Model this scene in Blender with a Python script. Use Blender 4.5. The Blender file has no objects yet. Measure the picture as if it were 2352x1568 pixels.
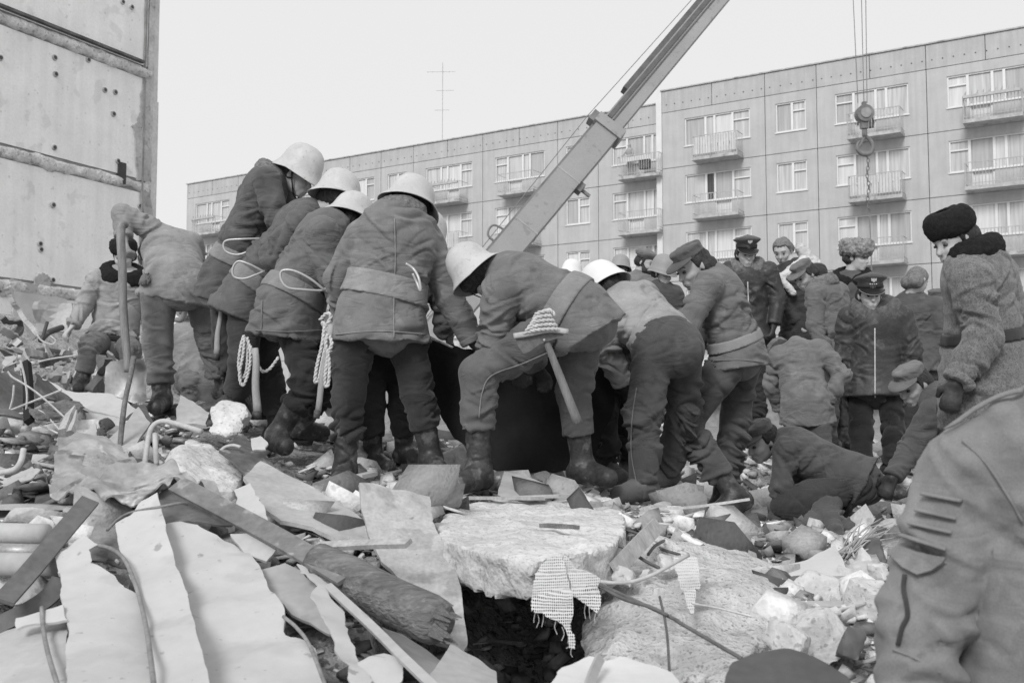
import bpy, bmesh, math, random
import numpy as np
from mathutils import Vector, Matrix
from mathutils.geometry import delaunay_2d_cdt
random.seed(7); RG = np.random.RandomState(11)
scene = bpy.context.scene; COL = scene.collection
# ---------------------------------------------------------------- camera, sky, sun
PITCH = math.radians(3.92); CAM = np.array([0, 0, .75]); FP = 2352.0
cd = bpy.data.cameras.new('camera'); co = bpy.data.objects.new('camera', cd); COL.objects.link(co)
cd.lens = 36.0; cd.sensor_width = 36.0; cd.clip_end = 2000; cd.clip_start = .05
co.location = tuple(CAM); co.rotation_euler = (math.pi/2 + PITCH, 0, 0)
cd.dof.use_dof = True; cd.dof.focus_distance = 5.3; cd.dof.aperture_fstop = 7.0
scene.camera = co
w = bpy.data.worlds.new('World'); scene.world = w; w.use_nodes = True
nt = w.node_tree; nt.nodes.clear()
SUN_EL, SUN_AZ = math.radians(36), math.radians(-158)      # azimuth from +Y, negative = to the left; behind the left shoulder
sky = nt.nodes.new('ShaderNodeTexSky'); sky.sky_type = 'NISHITA'; sky.sun_disc = False
sky.sun_elevation = SUN_EL; sky.sun_rotation = SUN_AZ; sky.dust_density = 4
bw = nt.nodes.new('ShaderNodeRGBToBW'); nt.links.new(sky.outputs[0], bw.inputs[0])
sc_ = nt.nodes.new('ShaderNodeMath'); sc_.operation = 'MULTIPLY'; sc_.inputs[1].default_value = .014
nt.links.new(bw.outputs[0], sc_.inputs[0])
ad = nt.nodes.new('ShaderNodeMath'); ad.operation = 'ADD'; ad.inputs[1].default_value = .80   # even overcast veil
nt.links.new(sc_.outputs[0], ad.inputs[0])
cl = nt.nodes.new('ShaderNodeMath'); cl.operation = 'MINIMUM'; cl.inputs[1].default_value = .86
nt.links.new(ad.outputs[0], cl.inputs[0])
bg = nt.nodes.new('ShaderNodeBackground'); nt.links.new(cl.outputs[0], bg.inputs['Color'])
ow = nt.nodes.new('ShaderNodeOutputWorld'); nt.links.new(bg.outputs[0], ow.inputs[0])
sd = bpy.data.lights.new('sun', 'SUN'); so = bpy.data.objects.new('sun', sd); COL.objects.link(so)
sd.energy = 2.3; sd.angle = math.radians(18); sd.color = (1, 1, 1)
sdir = Vector((math.sin(SUN_AZ)*math.cos(SUN_EL), math.cos(SUN_AZ)*math.cos(SUN_EL), math.sin(SUN_EL)))
so.rotation_euler = sdir.to_track_quat('Z', 'Y').to_euler(); so.location = (-10, -5, 20)
scene.view_settings.view_transform = 'Standard'; scene.view_settings.look = 'None'
scene.view_settings.gamma = 1; scene.view_settings.exposure = 0.0
scene.view_settings.use_curve_mapping = False
scene.cycles.max_bounces = 5; scene.cycles.diffuse_bounces = 3; scene.cycles.glossy_bounces = 2

# ---------------------------------------------------------------- photo pixel (2352 wide) + distance -> point in the place
SP, CP = math.sin(PITCH), math.cos(PITCH)
def ray(px, py):
    x = (px-1176)/FP; y = -(py-784)/FP
    return np.array([x, CP-y*SP, SP+y*CP])
def at(px, py, Y):
    r = ray(px, py); return CAM + r*(Y/r[1])
def onz(px, py, z):
    r = ray(px, py); return CAM + r*((z-CAM[2])/r[2])
def za(x, y): return (.4602*x, 846.7+.4602*y)
def zb(x, y): return (752.6+.4002*x, 940.8+.4002*y)
def zc(x, y): return (1505.3+.4602*x, 846.7+.4602*y)
def z1(x, y): return (.48*x, 282.2+.48*y)
def z5(x, y): return (.222*x, 639.7+.222*y)
def V(*a): return np.array(a, float)
def nrm(v): v = np.asarray(v, float); return v/(np.linalg.norm(v)+1e-12)

# ---------------------------------------------------------------- noise
_P = np.random.RandomState(3).permutation(256); _P = np.concatenate([_P, _P, _P])
_G = np.random.RandomState(4).normal(size=(256, 3)); _G /= np.linalg.norm(_G, axis=1)[:, None]
def pn(p):
    p = np.asarray(p, float); i = np.floor(p).astype(int); f = p-i; i &= 255; u = f*f*f*(f*(f*6-15)+10)
    r = 0
    for a in (0, 1):
        wa = u[:, 0] if a else 1-u[:, 0]; pa = _P[i[:, 0]+a]
        for b in (0, 1):
            wb = u[:, 1] if b else 1-u[:, 1]; pb = _P[(pa+i[:, 1]+b)]
            for c in (0, 1):
                wc = u[:, 2] if c else 1-u[:, 2]; g = _G[_P[(pb+i[:, 2]+c)] & 255]
                r = r + wa*wb*wc*(g[:, 0]*(f[:, 0]-a)+g[:, 1]*(f[:, 1]-b)+g[:, 2]*(f[:, 2]-c))
    return r*1.5
def fbm(p, o=3):
    r = 0; a = 1; p = np.asarray(p, float)
    for k in range(o): r = r+a*pn(p); a *= .5; p = p*2.03+7.1
    return r

# ---------------------------------------------------------------- materials
MATS = {}
def mat(name, v, rough=.85, var=.25, scale=4, bump=.3, bscale=60, metal=0, spots=None, stretch=(1, 1, 1), fuzz=0, tone=False, contrast=None, bdist=.004, streak=0):
    if name in MATS: return MATS[name]
    m = bpy.data.materials.new(name); m.use_nodes = True; t = m.node_tree; N = t.nodes; L = t.links
    b = N['Principled BSDF']; b.inputs['Roughness'].default_value = rough; b.inputs['Metallic'].default_value = metal
    b.inputs['Specular IOR Level'].default_value = .3
    tc = N.new('ShaderNodeTexCoord'); mp = N.new('ShaderNodeMapping'); mp.inputs['Scale'].default_value = stretch
    L.new(tc.outputs['Object'], mp.inputs[0])
    n1 = N.new('ShaderNodeTexNoise'); n1.inputs['Scale'].default_value = scale; n1.inputs['Detail'].default_value = 8; n1.inputs['Roughness'].default_value = .62
    L.new(mp.outputs[0], n1.inputs['Vector'])
    mr = N.new('ShaderNodeMapRange'); mr.inputs['From Min'].default_value = .3; mr.inputs['From Max'].default_value = .7
    mr.inputs['To Min'].default_value = v*(1-var); mr.inputs['To Max'].default_value = v*(1+var)
    L.new(n1.outputs['Fac'], mr.inputs['Value']); out = mr.outputs[0]
    n2 = N.new('ShaderNodeTexNoise'); n2.inputs['Scale'].default_value = bscale; n2.inputs['Detail'].default_value = 5
    L.new(mp.outputs[0], n2.inputs['Vector'])
    m2 = N.new('ShaderNodeMapRange'); m2.inputs['From Min'].default_value = .3; m2.inputs['From Max'].default_value = .7
    m2.inputs['To Min'].default_value = 1-var*.5; m2.inputs['To Max'].default_value = 1+var*.5
    L.new(n2.outputs['Fac'], m2.inputs['Value'])
    mu = N.new('ShaderNodeMath'); mu.operation = 'MULTIPLY'; L.new(out, mu.inputs[0]); L.new(m2.outputs[0], mu.inputs[1]); out = mu.outputs[0]
    if spots:   # (scale, threshold, factor): stains / pores with their own outline
        for (ss, th, fa) in spots:
            n3 = N.new('ShaderNodeTexNoise'); n3.inputs['Scale'].default_value = ss; n3.inputs['Detail'].default_value = 6; L.new(mp.outputs[0], n3.inputs['Vector'])
            m3 = N.new('ShaderNodeMapRange'); m3.inputs['From Min'].default_value = th; m3.inputs['From Max'].default_value = th+.05
            m3.inputs['To Min'].default_value = 1; m3.inputs['To Max'].default_value = fa; L.new(n3.outputs['Fac'], m3.inputs['Value'])
            mm = N.new('ShaderNodeMath'); mm.operation = 'MULTIPLY'; L.new(out, mm.inputs[0]); L.new(m3.outputs[0], mm.inputs[1]); out = mm.outputs[0]
    if streak:
        m4 = N.new('ShaderNodeMapping'); m4.inputs['Scale'].default_value = (6, 6, .35); L.new(tc.outputs['Object'], m4.inputs[0])
        n4 = N.new('ShaderNodeTexNoise'); n4.inputs['Scale'].default_value = 1; n4.inputs['Detail'].default_value = 6; L.new(m4.outputs[0], n4.inputs['Vector'])
        m5 = N.new('ShaderNodeMapRange'); m5.inputs['From Min'].default_value = .35; m5.inputs['From Max'].default_value = .7
        m5.inputs['To Min'].default_value = 1; m5.inputs['To Max'].default_value = 1-streak; L.new(n4.outputs['Fac'], m5.inputs['Value'])
        mm = N.new('ShaderNodeMath'); mm.operation = 'MULTIPLY'; L.new(out, mm.inputs[0]); L.new(m5.outputs[0], mm.inputs[1]); out = mm.outputs[0]
    if tone:
        a = N.new('ShaderNodeAttribute'); a.attribute_name = 'tone'; mm = N.new('ShaderNodeMath'); mm.operation = 'MULTIPLY'
        L.new(out, mm.inputs[0]); L.new(a.outputs['Fac'], mm.inputs[1]); out = mm.outputs[0]
    L.new(out, b.inputs['Base Color'])
    if bump:
        bp = N.new('ShaderNodeBump'); bp.inputs['Strength'].default_value = bump; bp.inputs['Distance'].default_value = bdist
        ms = N.new('ShaderNodeMath'); ms.operation = 'ADD'; L.new(n2.outputs['Fac'], ms.inputs[0]); L.new(n1.outputs['Fac'], ms.inputs[1])
        L.new(ms.outputs[0], bp.inputs['Height']); L.new(bp.outputs[0], b.inputs['Normal'])
    if fuzz:
        b.inputs['Sheen Weight'].default_value = fuzz; b.inputs['Sheen Roughness'].default_value = .6
    MATS[name] = m; return m
def cloth(v, rough=.95, var=.24, fuzz=.10, fold=.22):
    v = v*.9
    return foldmat('cloth_%d_%d' % (v*1000, rough*100), v, rough, var, 7, .35, 260, fuzz=fuzz, spots=[(9, .62, 1.22), (5, .64, .8)], bdist=.002)
def foldmat(name, *A, fold=.22, **K):
    if name in MATS: return MATS[name]
    m = mat(name, *A, **K); N = m.node_tree.nodes; L = m.node_tree.links; b = N['Principled BSDF']; bp = [n for n in N if n.type == 'BUMP'][0]
    tc = [n for n in N if n.type == 'TEX_COORD'][0]; prev = None
    for (sx, sz, rot, thr) in ((2.4, 7, .8, .10), (3.0, 10, -.7, .09), (6, 16, .3, .08)):
        mp = N.new('ShaderNodeMapping'); mp.inputs['Scale'].default_value = (sx, sx, sz); mp.inputs['Rotation'].default_value = (rot*.6, rot, 0); L.new(tc.outputs['Object'], mp.inputs[0])
        n = N.new('ShaderNodeTexNoise'); n.inputs['Scale'].default_value = 1; n.inputs['Detail'].default_value = 1.5; n.inputs['Distortion'].default_value = 1.1; L.new(mp.outputs[0], n.inputs['Vector'])
        s = N.new('ShaderNodeMath'); s.operation = 'SUBTRACT'; s.inputs[1].default_value = .5; L.new(n.outputs['Fac'], s.inputs[0])
        ab = N.new('ShaderNodeMath'); ab.operation = 'ABSOLUTE'; L.new(s.outputs[0], ab.inputs[0])
        mr = N.new('ShaderNodeMapRange'); mr.interpolation_type = 'SMOOTHSTEP'; mr.inputs['From Min'].default_value = 0; mr.inputs['From Max'].default_value = thr
        mr.inputs['To Min'].default_value = 0; mr.inputs['To Max'].default_value = 1; L.new(ab.outputs[0], mr.inputs['Value'])
        nm = N.new('ShaderNodeTexNoise'); nm.inputs['Scale'].default_value = 4.5+sz*.1; L.new(tc.outputs['Object'], nm.inputs['Vector'])
        mk = N.new('ShaderNodeMapRange'); mk.inputs['From Min'].default_value = .47; mk.inputs['From Max'].default_value = .62; L.new(nm.outputs['Fac'], mk.inputs['Value'])
        iv = N.new('ShaderNodeMath'); iv.operation = 'SUBTRACT'; iv.inputs[0].default_value = 1; L.new(mr.outputs[0], iv.inputs[1])
        mu = N.new('ShaderNodeMath'); mu.operation = 'MULTIPLY'; L.new(iv.outputs[0], mu.inputs[0]); L.new(mk.outputs[0], mu.inputs[1])
        if prev is None: prev = mu
        else: ad = N.new('ShaderNodeMath'); ad.operation = 'ADD'; L.new(prev.outputs[0], ad.inputs[0]); L.new(mu.outputs[0], ad.inputs[1]); prev = ad
    b2 = N.new('ShaderNodeBump'); b2.invert = True; b2.inputs['Strength'].default_value = fold; b2.inputs['Distance'].default_value = .026
    L.new(prev.outputs[0], b2.inputs['Height']); L.new(b2.outputs[0], bp.inputs['Normal']); return m
CONC = mat('concrete', .56, .95, .22, 3, .9, 45, spots=[(60, .60, .62), (22, .62, .82)], bdist=.008)
CONCR = mat('concrete_rough', .52, .95, .35, 9, 1, 70, spots=[(90, .53, .45), (30, .6, .6)], bdist=.012)
PLAST = mat('plaster_board', .68, .8, .10, 2.5, .25, 40, spots=[(14, .66, .86), (3, .62, .90)])
PLASTG = mat('painted_board', .42, .7, .18, 4, .3, 50, spots=[(10, .64, .75)])
METAL = mat('dull_sheet_metal', .20, .55, .3, 6, .4, 50, metal=.25, spots=[(12, .6, 1.5), (7, .62, .6)])
IRON = mat('dark_iron', .075, .6, .3, 8, .5, 90, metal=.2, spots=[(20, .62, 1.7)])
STEEL = mat('worn_steel', .34, .45, .25, 12, .2, 120, metal=.4)
WIRE = mat('bright_wire', .5, .6, .25, 20, .1, 100)
WOOD = mat('weathered_wood', .38, .85, .25, 6, .5, 50, stretch=(2, 2, .5), spots=[(5, .6, .8)])
WOODD = mat('dark_wood', .17, .85, .45, 9, .7, 60, stretch=(5, 1, 5))
TARP = mat('black_rubber_sheet', .010, .85, .3, 5, .3, 60)
SKIN = mat('skin', .44, .6, .10, 12, .2, 200)
FURB = mat('black_fur', .016, .9, .5, 60, 1, 220, bdist=.01)
FURG = mat('grey_fur', .20, .9, .45, 40, 1, 200, bdist=.01)
HAIRD = mat('dark_hair', .045, .6, .5, 60, 1, 200, bdist=.008)
HAIRL = mat('fair_hair', .20, .6, .4, 60, 1, 200, bdist=.008)
EYE = mat('eye_dark', .03, .3, .1, 5, 0)
BOOT = mat('black_leather', .05, .42, .5, 14, .5, 70, spots=[(16, .56, 2.2)])
GLOVE = mat('dark_leather_glove', .045, .5, .4, 14, .4, 90)
HELM = mat('helmet_grey', .50, .45, .09, 5, .06, 60, spots=[(16, .60, .90), (50, .64, .78), (7, .62, 1.08)])
HELMW = mat('helmet_white', .74, .3, .04, 6, .03, 60)
HELMD = mat('helmet_dull', .28, .5, .1, 6, .03, 60)
LINER = mat('helmet_lining', .02, .9, .2, 6, 0)
SKINB = SKIN

# ---------------------------------------------------------------- object helpers
def mesh(name, verts, faces, m=None, smooth=True, tone=None):
    me = bpy.data.meshes.new(name); verts = np.asarray(verts, np.float32)
    if isinstance(faces, np.ndarray):
        k = faces.shape[1]; nf = len(faces)
        me.vertices.add(len(verts)); me.vertices.foreach_set('co', verts.ravel())
        me.loops.add(nf*k); me.loops.foreach_set('vertex_index', faces.astype(np.int32).ravel())
        me.polygons.add(nf); me.polygons.foreach_set('loop_start', np.arange(0, nf*k, k, dtype=np.int32))
        me.polygons.foreach_set('loop_total', np.full(nf, k, np.int32)); me.update(calc_edges=True); me.validate()
    else:
        me.from_pydata([tuple(map(float, v)) for v in verts], [], faces)
    if smooth: me.polygons.foreach_set('use_smooth', np.ones(len(me.polygons), bool))
    if tone is not None:
        a = me.attributes.new('tone', 'FLOAT', 'FACE'); a.data.foreach_set('value', np.asarray(tone, np.float32))
    if m: me.materials.append(m)
    me.update(); return me
def tag(o, label, cat, group=None, kind=None):
    if label: o['label'] = label
    if cat: o['category'] = cat
    if group: o['group'] = group
    if kind: o['kind'] = kind
    return o
def root(name, loc, label, cat, group=None):
    o = bpy.data.objects.new(name, None); COL.objects.link(o); o.location = tuple(loc); o.empty_display_size = .1
    return tag(o, label, cat, group)
def put(name, verts, faces, m, parent=None, smooth=True, tone=None, base=None):
    """world-space vertices -> one mesh object; its origin at the root of its thing"""
    verts = np.asarray(verts, float)
    if parent is not None: org = worldloc(parent)
    else: org = np.array([(verts[:, 0].min()+verts[:, 0].max())/2, (verts[:, 1].min()+verts[:, 1].max())/2, verts[:, 2].min()]) if base is None else np.asarray(base, float)
    o = bpy.data.objects.new(name, mesh(name, verts-org, faces, m, smooth, tone)); COL.objects.link(o)
    if parent is not None: o.parent = parent
    else: o.location = tuple(org)
    return o
def worldloc(o):
    p = np.zeros(3)
    while o is not None: p = p+np.array(o.location); o = o.parent
    return p
class MB:
    """collects simple solids into one mesh"""
    def __init__(s): s.v = []; s.f = []; s.n = 0
    def add(s, v, f):
        v = np.asarray(v, float); s.v.append(v); s.f += [tuple(i+s.n for i in q) for q in f]; s.n += len(v); return s
    def box(s, c, d, R=None):
        """c centre, d full sizes along the rows of R"""
        R = np.eye(3) if R is None else np.asarray(R, float)
        k = np.array([[x, y, z] for x in (-.5, .5) for y in (-.5, .5) for z in (-.5, .5)])*np.asarray(d)
        return s.add(np.asarray(c)+k@R, [(0, 1, 3, 2), (4, 6, 7, 5), (0, 4, 5, 1), (2, 3, 7, 6), (0, 2, 6, 4), (1, 5, 7, 3)])
    def tube(s, pts, r, n=8, flat=None, cap=True, sy=1):
        pts = np.asarray(pts, float); m = len(pts); r = np.broadcast_to(r, (m,)); T = np.gradient(pts, axis=0); up = V(0, 0, 1) if abs(nrm(T[0])[2]) < .9 else V(0, 1, 0)
        if flat is not None: up = np.asarray(flat, float)
        v = []
        for i in range(m):
            t = nrm(T[i]); a = nrm(np.cross(up, t)); b = np.cross(t, a); up = b
            for k in range(n):
                th = 2*math.pi*(k+.5)/n; v.append(pts[i]+r[i]*(math.cos(th)*a+math.sin(th)*b*sy))
        f = [(i*n+k, i*n+(k+1) % n, (i+1)*n+(k+1) % n, (i+1)*n+k) for i in range(m-1) for k in range(n)]
        if cap: f += [tuple(range(n))[::-1], tuple(range((m-1)*n, m*n))]
        return s.add(v, f)
    def put(s, name, m, parent=None, smooth=False, base=None): return put(name, np.vstack(s.v), s.f, m, parent, smooth, base=base)
def smooth_path(pts, n=6):
    pts = np.asarray(pts, float); P = np.vstack([2*pts[0]-pts[1], pts, 2*pts[-1]-pts[-2]]); o = []
    for i in range(1, len(P)-2):
        for k in range(n):
            t = k/n; a, b, c, d = P[i-1:i+3]
            o.append(.5*((2*b)+(c-a)*t+(2*a-5*b+4*c-d)*t*t+(3*b-a-3*c+d)*t**3))
    o.append(P[-2]); return np.array(o)

# ---------------------------------------------------------------- signed distance bodies -> surface nets
class Prim:
    __slots__ = ('k', 'a', 'b', 'ra', 'rb', 'n', 's', 'fb', 'fa', 'R', 'r', 'amp', 'fr')
def cap(a, b, ra, rb=None, n=None, s=1, fa=False, fb=False, amp=(0, 0), fr=24):
    p = Prim(); p.k = 0; p.a = np.asarray(a, float); p.b = np.asarray(b, float); p.ra = ra; p.rb = ra if rb is None else rb
    p.n = None if n is None else nrm(n); p.s = s; p.fa = fa; p.fb = fb; p.amp = amp; p.fr = fr; return p
def ell(c, R, r, amp=(0, 0), fr=24):
    p = Prim(); p.k = 1; p.a = np.asarray(c, float); p.b = p.a; p.R = np.asarray(R, float); p.r = np.asarray(r, float); p.ra = p.rb = max(r); p.amp = amp; p.fr = fr; p.n = None; p.s = 1; p.fa = p.fb = False; return p
def pd(p, q):
    if p.k == 1:
        l = (q-p.a)@p.R.T; k0 = np.linalg.norm(l/p.r, axis=1); k1 = np.linalg.norm(l/p.r**2, axis=1)+1e-9
        return k0*(k0-1)/k1
    x = q-p.a; ba = p.b-p.a; L2 = ba@ba+1e-12
    if p.n is not None:
        nn = nrm(p.n-ba*(p.n@ba)/L2); x = x+np.outer(x@nn, nn)*(1/p.s-1)
    h = np.clip(x@ba/L2, 0, 1); d = np.linalg.norm(x-h[:, None]*ba, axis=1)-(p.ra+(p.rb-p.ra)*h)
    if p.n is not None: d = d*.8
    if p.fb: d = np.maximum(d, (q-p.b)@nrm(ba))
    if p.fa: d = np.maximum(d, (p.a-q)@nrm(ba))
    return d
def sdf(prims, q, k=.02, cuts=(), extra=None):
    d = np.full(len(q), .3)
    for p in prims:
        R = max(p.ra, p.rb)*1.05+.09+k
        lo = np.minimum(p.a, p.b)-R; hi = np.maximum(p.a, p.b)+R
        m = np.all((q > lo) & (q < hi), axis=1)
        if not m.any(): continue
        e = pd(p, q[m]); c = d[m]; h = np.maximum(k-np.abs(c-e), 0)/k
        d[m] = np.minimum(c, e)-h*h*k*.25
    for c in cuts: d = c(q, d)
    return d
def nets(fn, lo, hi, h):
    lo = np.asarray(lo)-2*h; hi = np.asarray(hi)+2*h; B = 4
    nb = np.ceil((hi-lo)/(h*B)).astype(int)+1; n = nb*B
    g = [lo[i]+(np.arange(nb[i])+.5)*h*B for i in range(3)]
    C = np.stack(np.meshgrid(*g, indexing='ij'), -1).reshape(-1, 3); dc = fn(C).reshape(nb)
    D = np.repeat(np.repeat(np.repeat(dc, B, 0), B, 1), B, 2).astype(np.float32)
    act = np.argwhere(np.abs(dc) < h*B*1.15)
    if not len(act): return np.zeros((0, 3)), np.zeros((0, 4), int)
    off = np.stack(np.meshgrid(*[np.arange(B)]*3, indexing='ij'), -1).reshape(-1, 3)
    I = (act[:, None]*B+off[None]).reshape(-1, 3); q = lo+(I)*h
    # blocks sample at cell corners
    D[I[:, 0], I[:, 1], I[:, 2]] = fn(q)
    S = D < 0; s8 = S[:-1, :-1, :-1].astype(np.int8)
    tot = sum(S[a:n[0]-1+a, b:n[1]-1+b, c:n[2]-1+c].astype(np.int8) for a in (0, 1) for b in (0, 1) for c in (0, 1))
    A = np.argwhere((tot > 0) & (tot < 8)); idx = np.full(tot.shape, -1, np.int32); idx[tuple(A.T)] = np.arange(len(A))
    acc = np.zeros((len(A), 3)); cnt = np.zeros(len(A)); cs = [(a, b, c) for a in (0, 1) for b in (0, 1) for c in (0, 1)]
    dv = {c: D[A[:, 0]+c[0], A[:, 1]+c[1], A[:, 2]+c[2]] for c in cs}
    for c in cs:
        for ax in range(3):
            if c[ax]: continue
            e = list(c); e[ax] = 1; e = tuple(e); a, b = dv[c], dv[e]; m = (a < 0) != (b < 0); t = np.where(m, a/(a-b+1e-12), 0)
            P = np.tile(np.array(c, float), (len(A), 1)); P[:, ax] = t; acc[m] += P[m]; cnt[m] += 1
    Vt = lo+h*(A+acc/np.maximum(cnt, 1)[:, None])
    Q = []
    for ax in range(3):
        b, c = [(1, 2), (2, 0), (0, 1)][ax]
        sl0 = [slice(1, n[i]-1) for i in range(3)]; sl0[ax] = slice(0, n[ax]-1); sl1 = list(sl0); sl1[ax] = slice(1, n[ax])
        s0, s1 = S[tuple(sl0)], S[tuple(sl1)]; E = np.argwhere(s0 != s1); fl = s0[tuple(E.T)]
        o = np.array([1, 1, 1]); o[ax] = 0; E = E+o
        eb = np.zeros(3, int); eb[b] = 1; ec = np.zeros(3, int); ec[c] = 1
        q = np.stack([idx[tuple((E-eb-ec).T)], idx[tuple((E-ec).T)], idx[tuple(E.T)], idx[tuple((E-eb).T)]], 1)
        q[~fl] = q[~fl][:, ::-1]; Q.append(q)
    Q = np.vstack(Q); Q = Q[(Q >= 0).all(1)]
    return Vt, Q
def vnormals(v, q):
    n = np.zeros_like(v); f = np.cross(v[q[:, 2]]-v[q[:, 0]], v[q[:, 3 if q.shape[1] > 3 else 1]]-v[q[:, 1 if q.shape[1] > 3 else 0]])
    for k in range(q.shape[1]): np.add.at(n, q[:, k], f)
    return n/(np.linalg.norm(n, axis=1)[:, None]+1e-12)
def solid(prims, h, k=.02, cuts=(), fold=0, seed=0, fuzz=None):
    lo = np.min([np.minimum(p.a, p.b)-max(p.ra, p.rb)*1.1 for p in prims], 0); hi = np.max([np.maximum(p.a, p.b)+max(p.ra, p.rb)*1.1 for p in prims], 0)
    v, q = nets(lambda x: sdf(prims, x, k, cuts), lo-.02, hi+.02, h)
    if not len(v): return v, q
    if fold:
        N = vnormals(v, q); W = np.zeros(len(v)); D = np.zeros(len(v))
        for j, p in enumerate(prims):
            if p.amp[0] == 0 and p.amp[1] == 0: continue
            d = np.abs(pd(p, v)); w_ = np.exp(-d/.016); m = w_ > .01
            if not m.any(): continue
            x = v[m]-p.a; ba = p.b-p.a; L = np.linalg.norm(ba)+1e-6; ax = ba/L; t = x@ax; rad = x-np.outer(t, ax)
            h_ = np.clip(t/L, 0, 1); am = p.amp[0]*(1-h_)+p.amp[1]*h_
            am = am*1.5
            e1 = nrm(np.cross(ax, V(.3, .5, .8))); e2 = np.cross(ax, e1); ang = seed*1.3+j*2.1; e1 = e1*math.cos(ang)+e2*math.sin(ang); g = p.fr*.62
            wp_ = np.stack([pn(v[m]*5+seed+k*7) for k in range(3)], 1)*.035; xx = x+wp_
            acc = 0
            for sg, fq in ((1, 1.0), (-1, 1.25), (.25, .8)):
                dv_ = nrm(ax+e1*.75*sg); qq = (xx-np.outer(xx@dv_, dv_))*3.6+np.outer(xx@dv_*g*fq, dv_)+seed*1.7+j*5.1+sg*9
                n1 = pn(qq); mk = np.clip(.2+1.9*pn(v[m]*4.6+seed*2+sg*11), 0, 1.2)
                acc = acc+mk*(.95*np.clip(1-np.abs(n1)*3.6, 0, 1)**1.3-1.0*np.exp(-((n1-.24)/.075)**2))
            D[m] += w_[m]*(am*acc*.75+.15*am*pn(v[m]*6+seed)); W[m] += w_[m]
        D = np.where(W > 0, D/np.maximum(W, .05), 0); v = v+N*(D*fold)[:, None]
    if fuzz:
        N = vnormals(v, q); v = v+N*(fuzz*fbm(v*55+seed, 2)+fuzz*1.2*pn(v*19+seed))[:, None]
    return v, q
# ================================================================= PEOPLE
def solve(P, spec, L):
    px, py = spec[0], spec[1]; s = spec[2] if len(spec) > 2 else 0.0
    r = ray(px, py); r = r/r[1]; w_ = P-CAM
    a = r@r; b = -2*(r@w_); c = w_@w_-L*L; Ym = -b/(2*a); D = b*b-4*a*c
    dY = math.sqrt(D)/(2*a) if D > 0 else 0.0
    return CAM+r*(Ym+s*dY)
def frame(look, up):
    F = nrm(look); U = np.asarray(up, float); U = nrm(U-F*(U@F)); X = np.cross(F, U); return X, F, U     # X = wearer's right
def loc(o, fr, x, y, z): return o+fr[0]*x+fr[1]*y+fr[2]*z
def ringchain(c, A, B, ra, rb, r, n=10, a0=0, a1=2*math.pi, dz=None):
    P = []; ang = np.linspace(a0, a1, n+1)
    pts = [c+A*ra*math.cos(t)+B*rb*math.sin(t)+(dz(t) if dz else 0) for t in ang]
    return [cap(pts[i], pts[i+1], r) for i in range(n)]
def head_prims(hc, fr, neck, sc=1.0, mouth=True):
    X, F, U = fr; R = np.array([X, F, U]); l = lambda x, y, z: hc+(X*x+F*y+U*z)*sc
    P = [ell(hc, R, V(.073, .092, .088)*sc), ell(l(0, .030, -.058), R, V(.056, .064, .068)*sc),
         cap(l(-.012, .070, -.106), l(.012, .070, -.106), .017*sc), cap(l(0, .086, -.005), l(0, .107, -.043), .008*sc, .0125*sc),
         cap(l(-.030, .080, .012), l(.030, .080, .012), .012*sc), cap(l(-.040, .058, -.040), l(-.03, .074, -.045), .019*sc), cap(l(.040, .058, -.040), l(.03, .074, -.045), .019*sc),
         cap(l(-.016, .088, -.073), l(.016, .088, -.073), .0085*sc), cap(l(-.014, .086, -.084), l(.014, .086, -.084), .0085*sc),
         ell(l(-.076, -.006, -.018), R, V(.009, .017, .030)*sc), ell(l(.076, -.006, -.018), R, V(.009, .017, .030)*sc),
         cap(l(0, -.018, -.06), neck, .052*sc, .062*sc)]
    return P
def eye_cut(hc, fr, sc=1.0):
    X, F, U = fr
    def c(q, d):
        for s in (-1, 1):
            e = hc+(X*s*.030+F*.098-U*.010)*sc; d = np.maximum(d, -(np.linalg.norm(q-e, axis=1)-.0165*sc))
        return d
    return c
def hand_prims(wr, tip, pn_, curl=.6, g=0.0, thumb=1, spread=1.0):
    """palm, four unequal two-bone fingers and a thumb; pn_ = the way the palm faces"""
    D = nrm(tip-wr); N = nrm(pn_-D*(pn_@D)); S = np.cross(D, N); P = [cap(wr-D*.02, wr+D*.085, .033+g, .038+g, n=N, s=.48)]
    for i, (off, ln) in enumerate([(-.030, .070), (-.010, .080), (.010, .076), (.029, .060)]):
        b = wr+D*.082+S*off; d1 = nrm(D+N*curl*.7+S*off*2*spread); m = b+d1*ln*.5; d2 = nrm(D*(1-curl)+N*curl*1.6+S*off*1.0); e = m+d2*ln*.5
        P += [cap(b, m, .0100+g, .0092+g), cap(m, e, .0092+g, .0080+g)]
    b = wr+D*.022-S*.026*thumb; m = b+nrm(D*.7-S*thumb*.9+N*.5)*.042; e = m+nrm(D*.95-S*thumb*.15+N*.45)*.032
    P += [cap(b, m, .0135+g, .0115+g), cap(m, e, .0115+g, .0095+g)]
    return P
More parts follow.
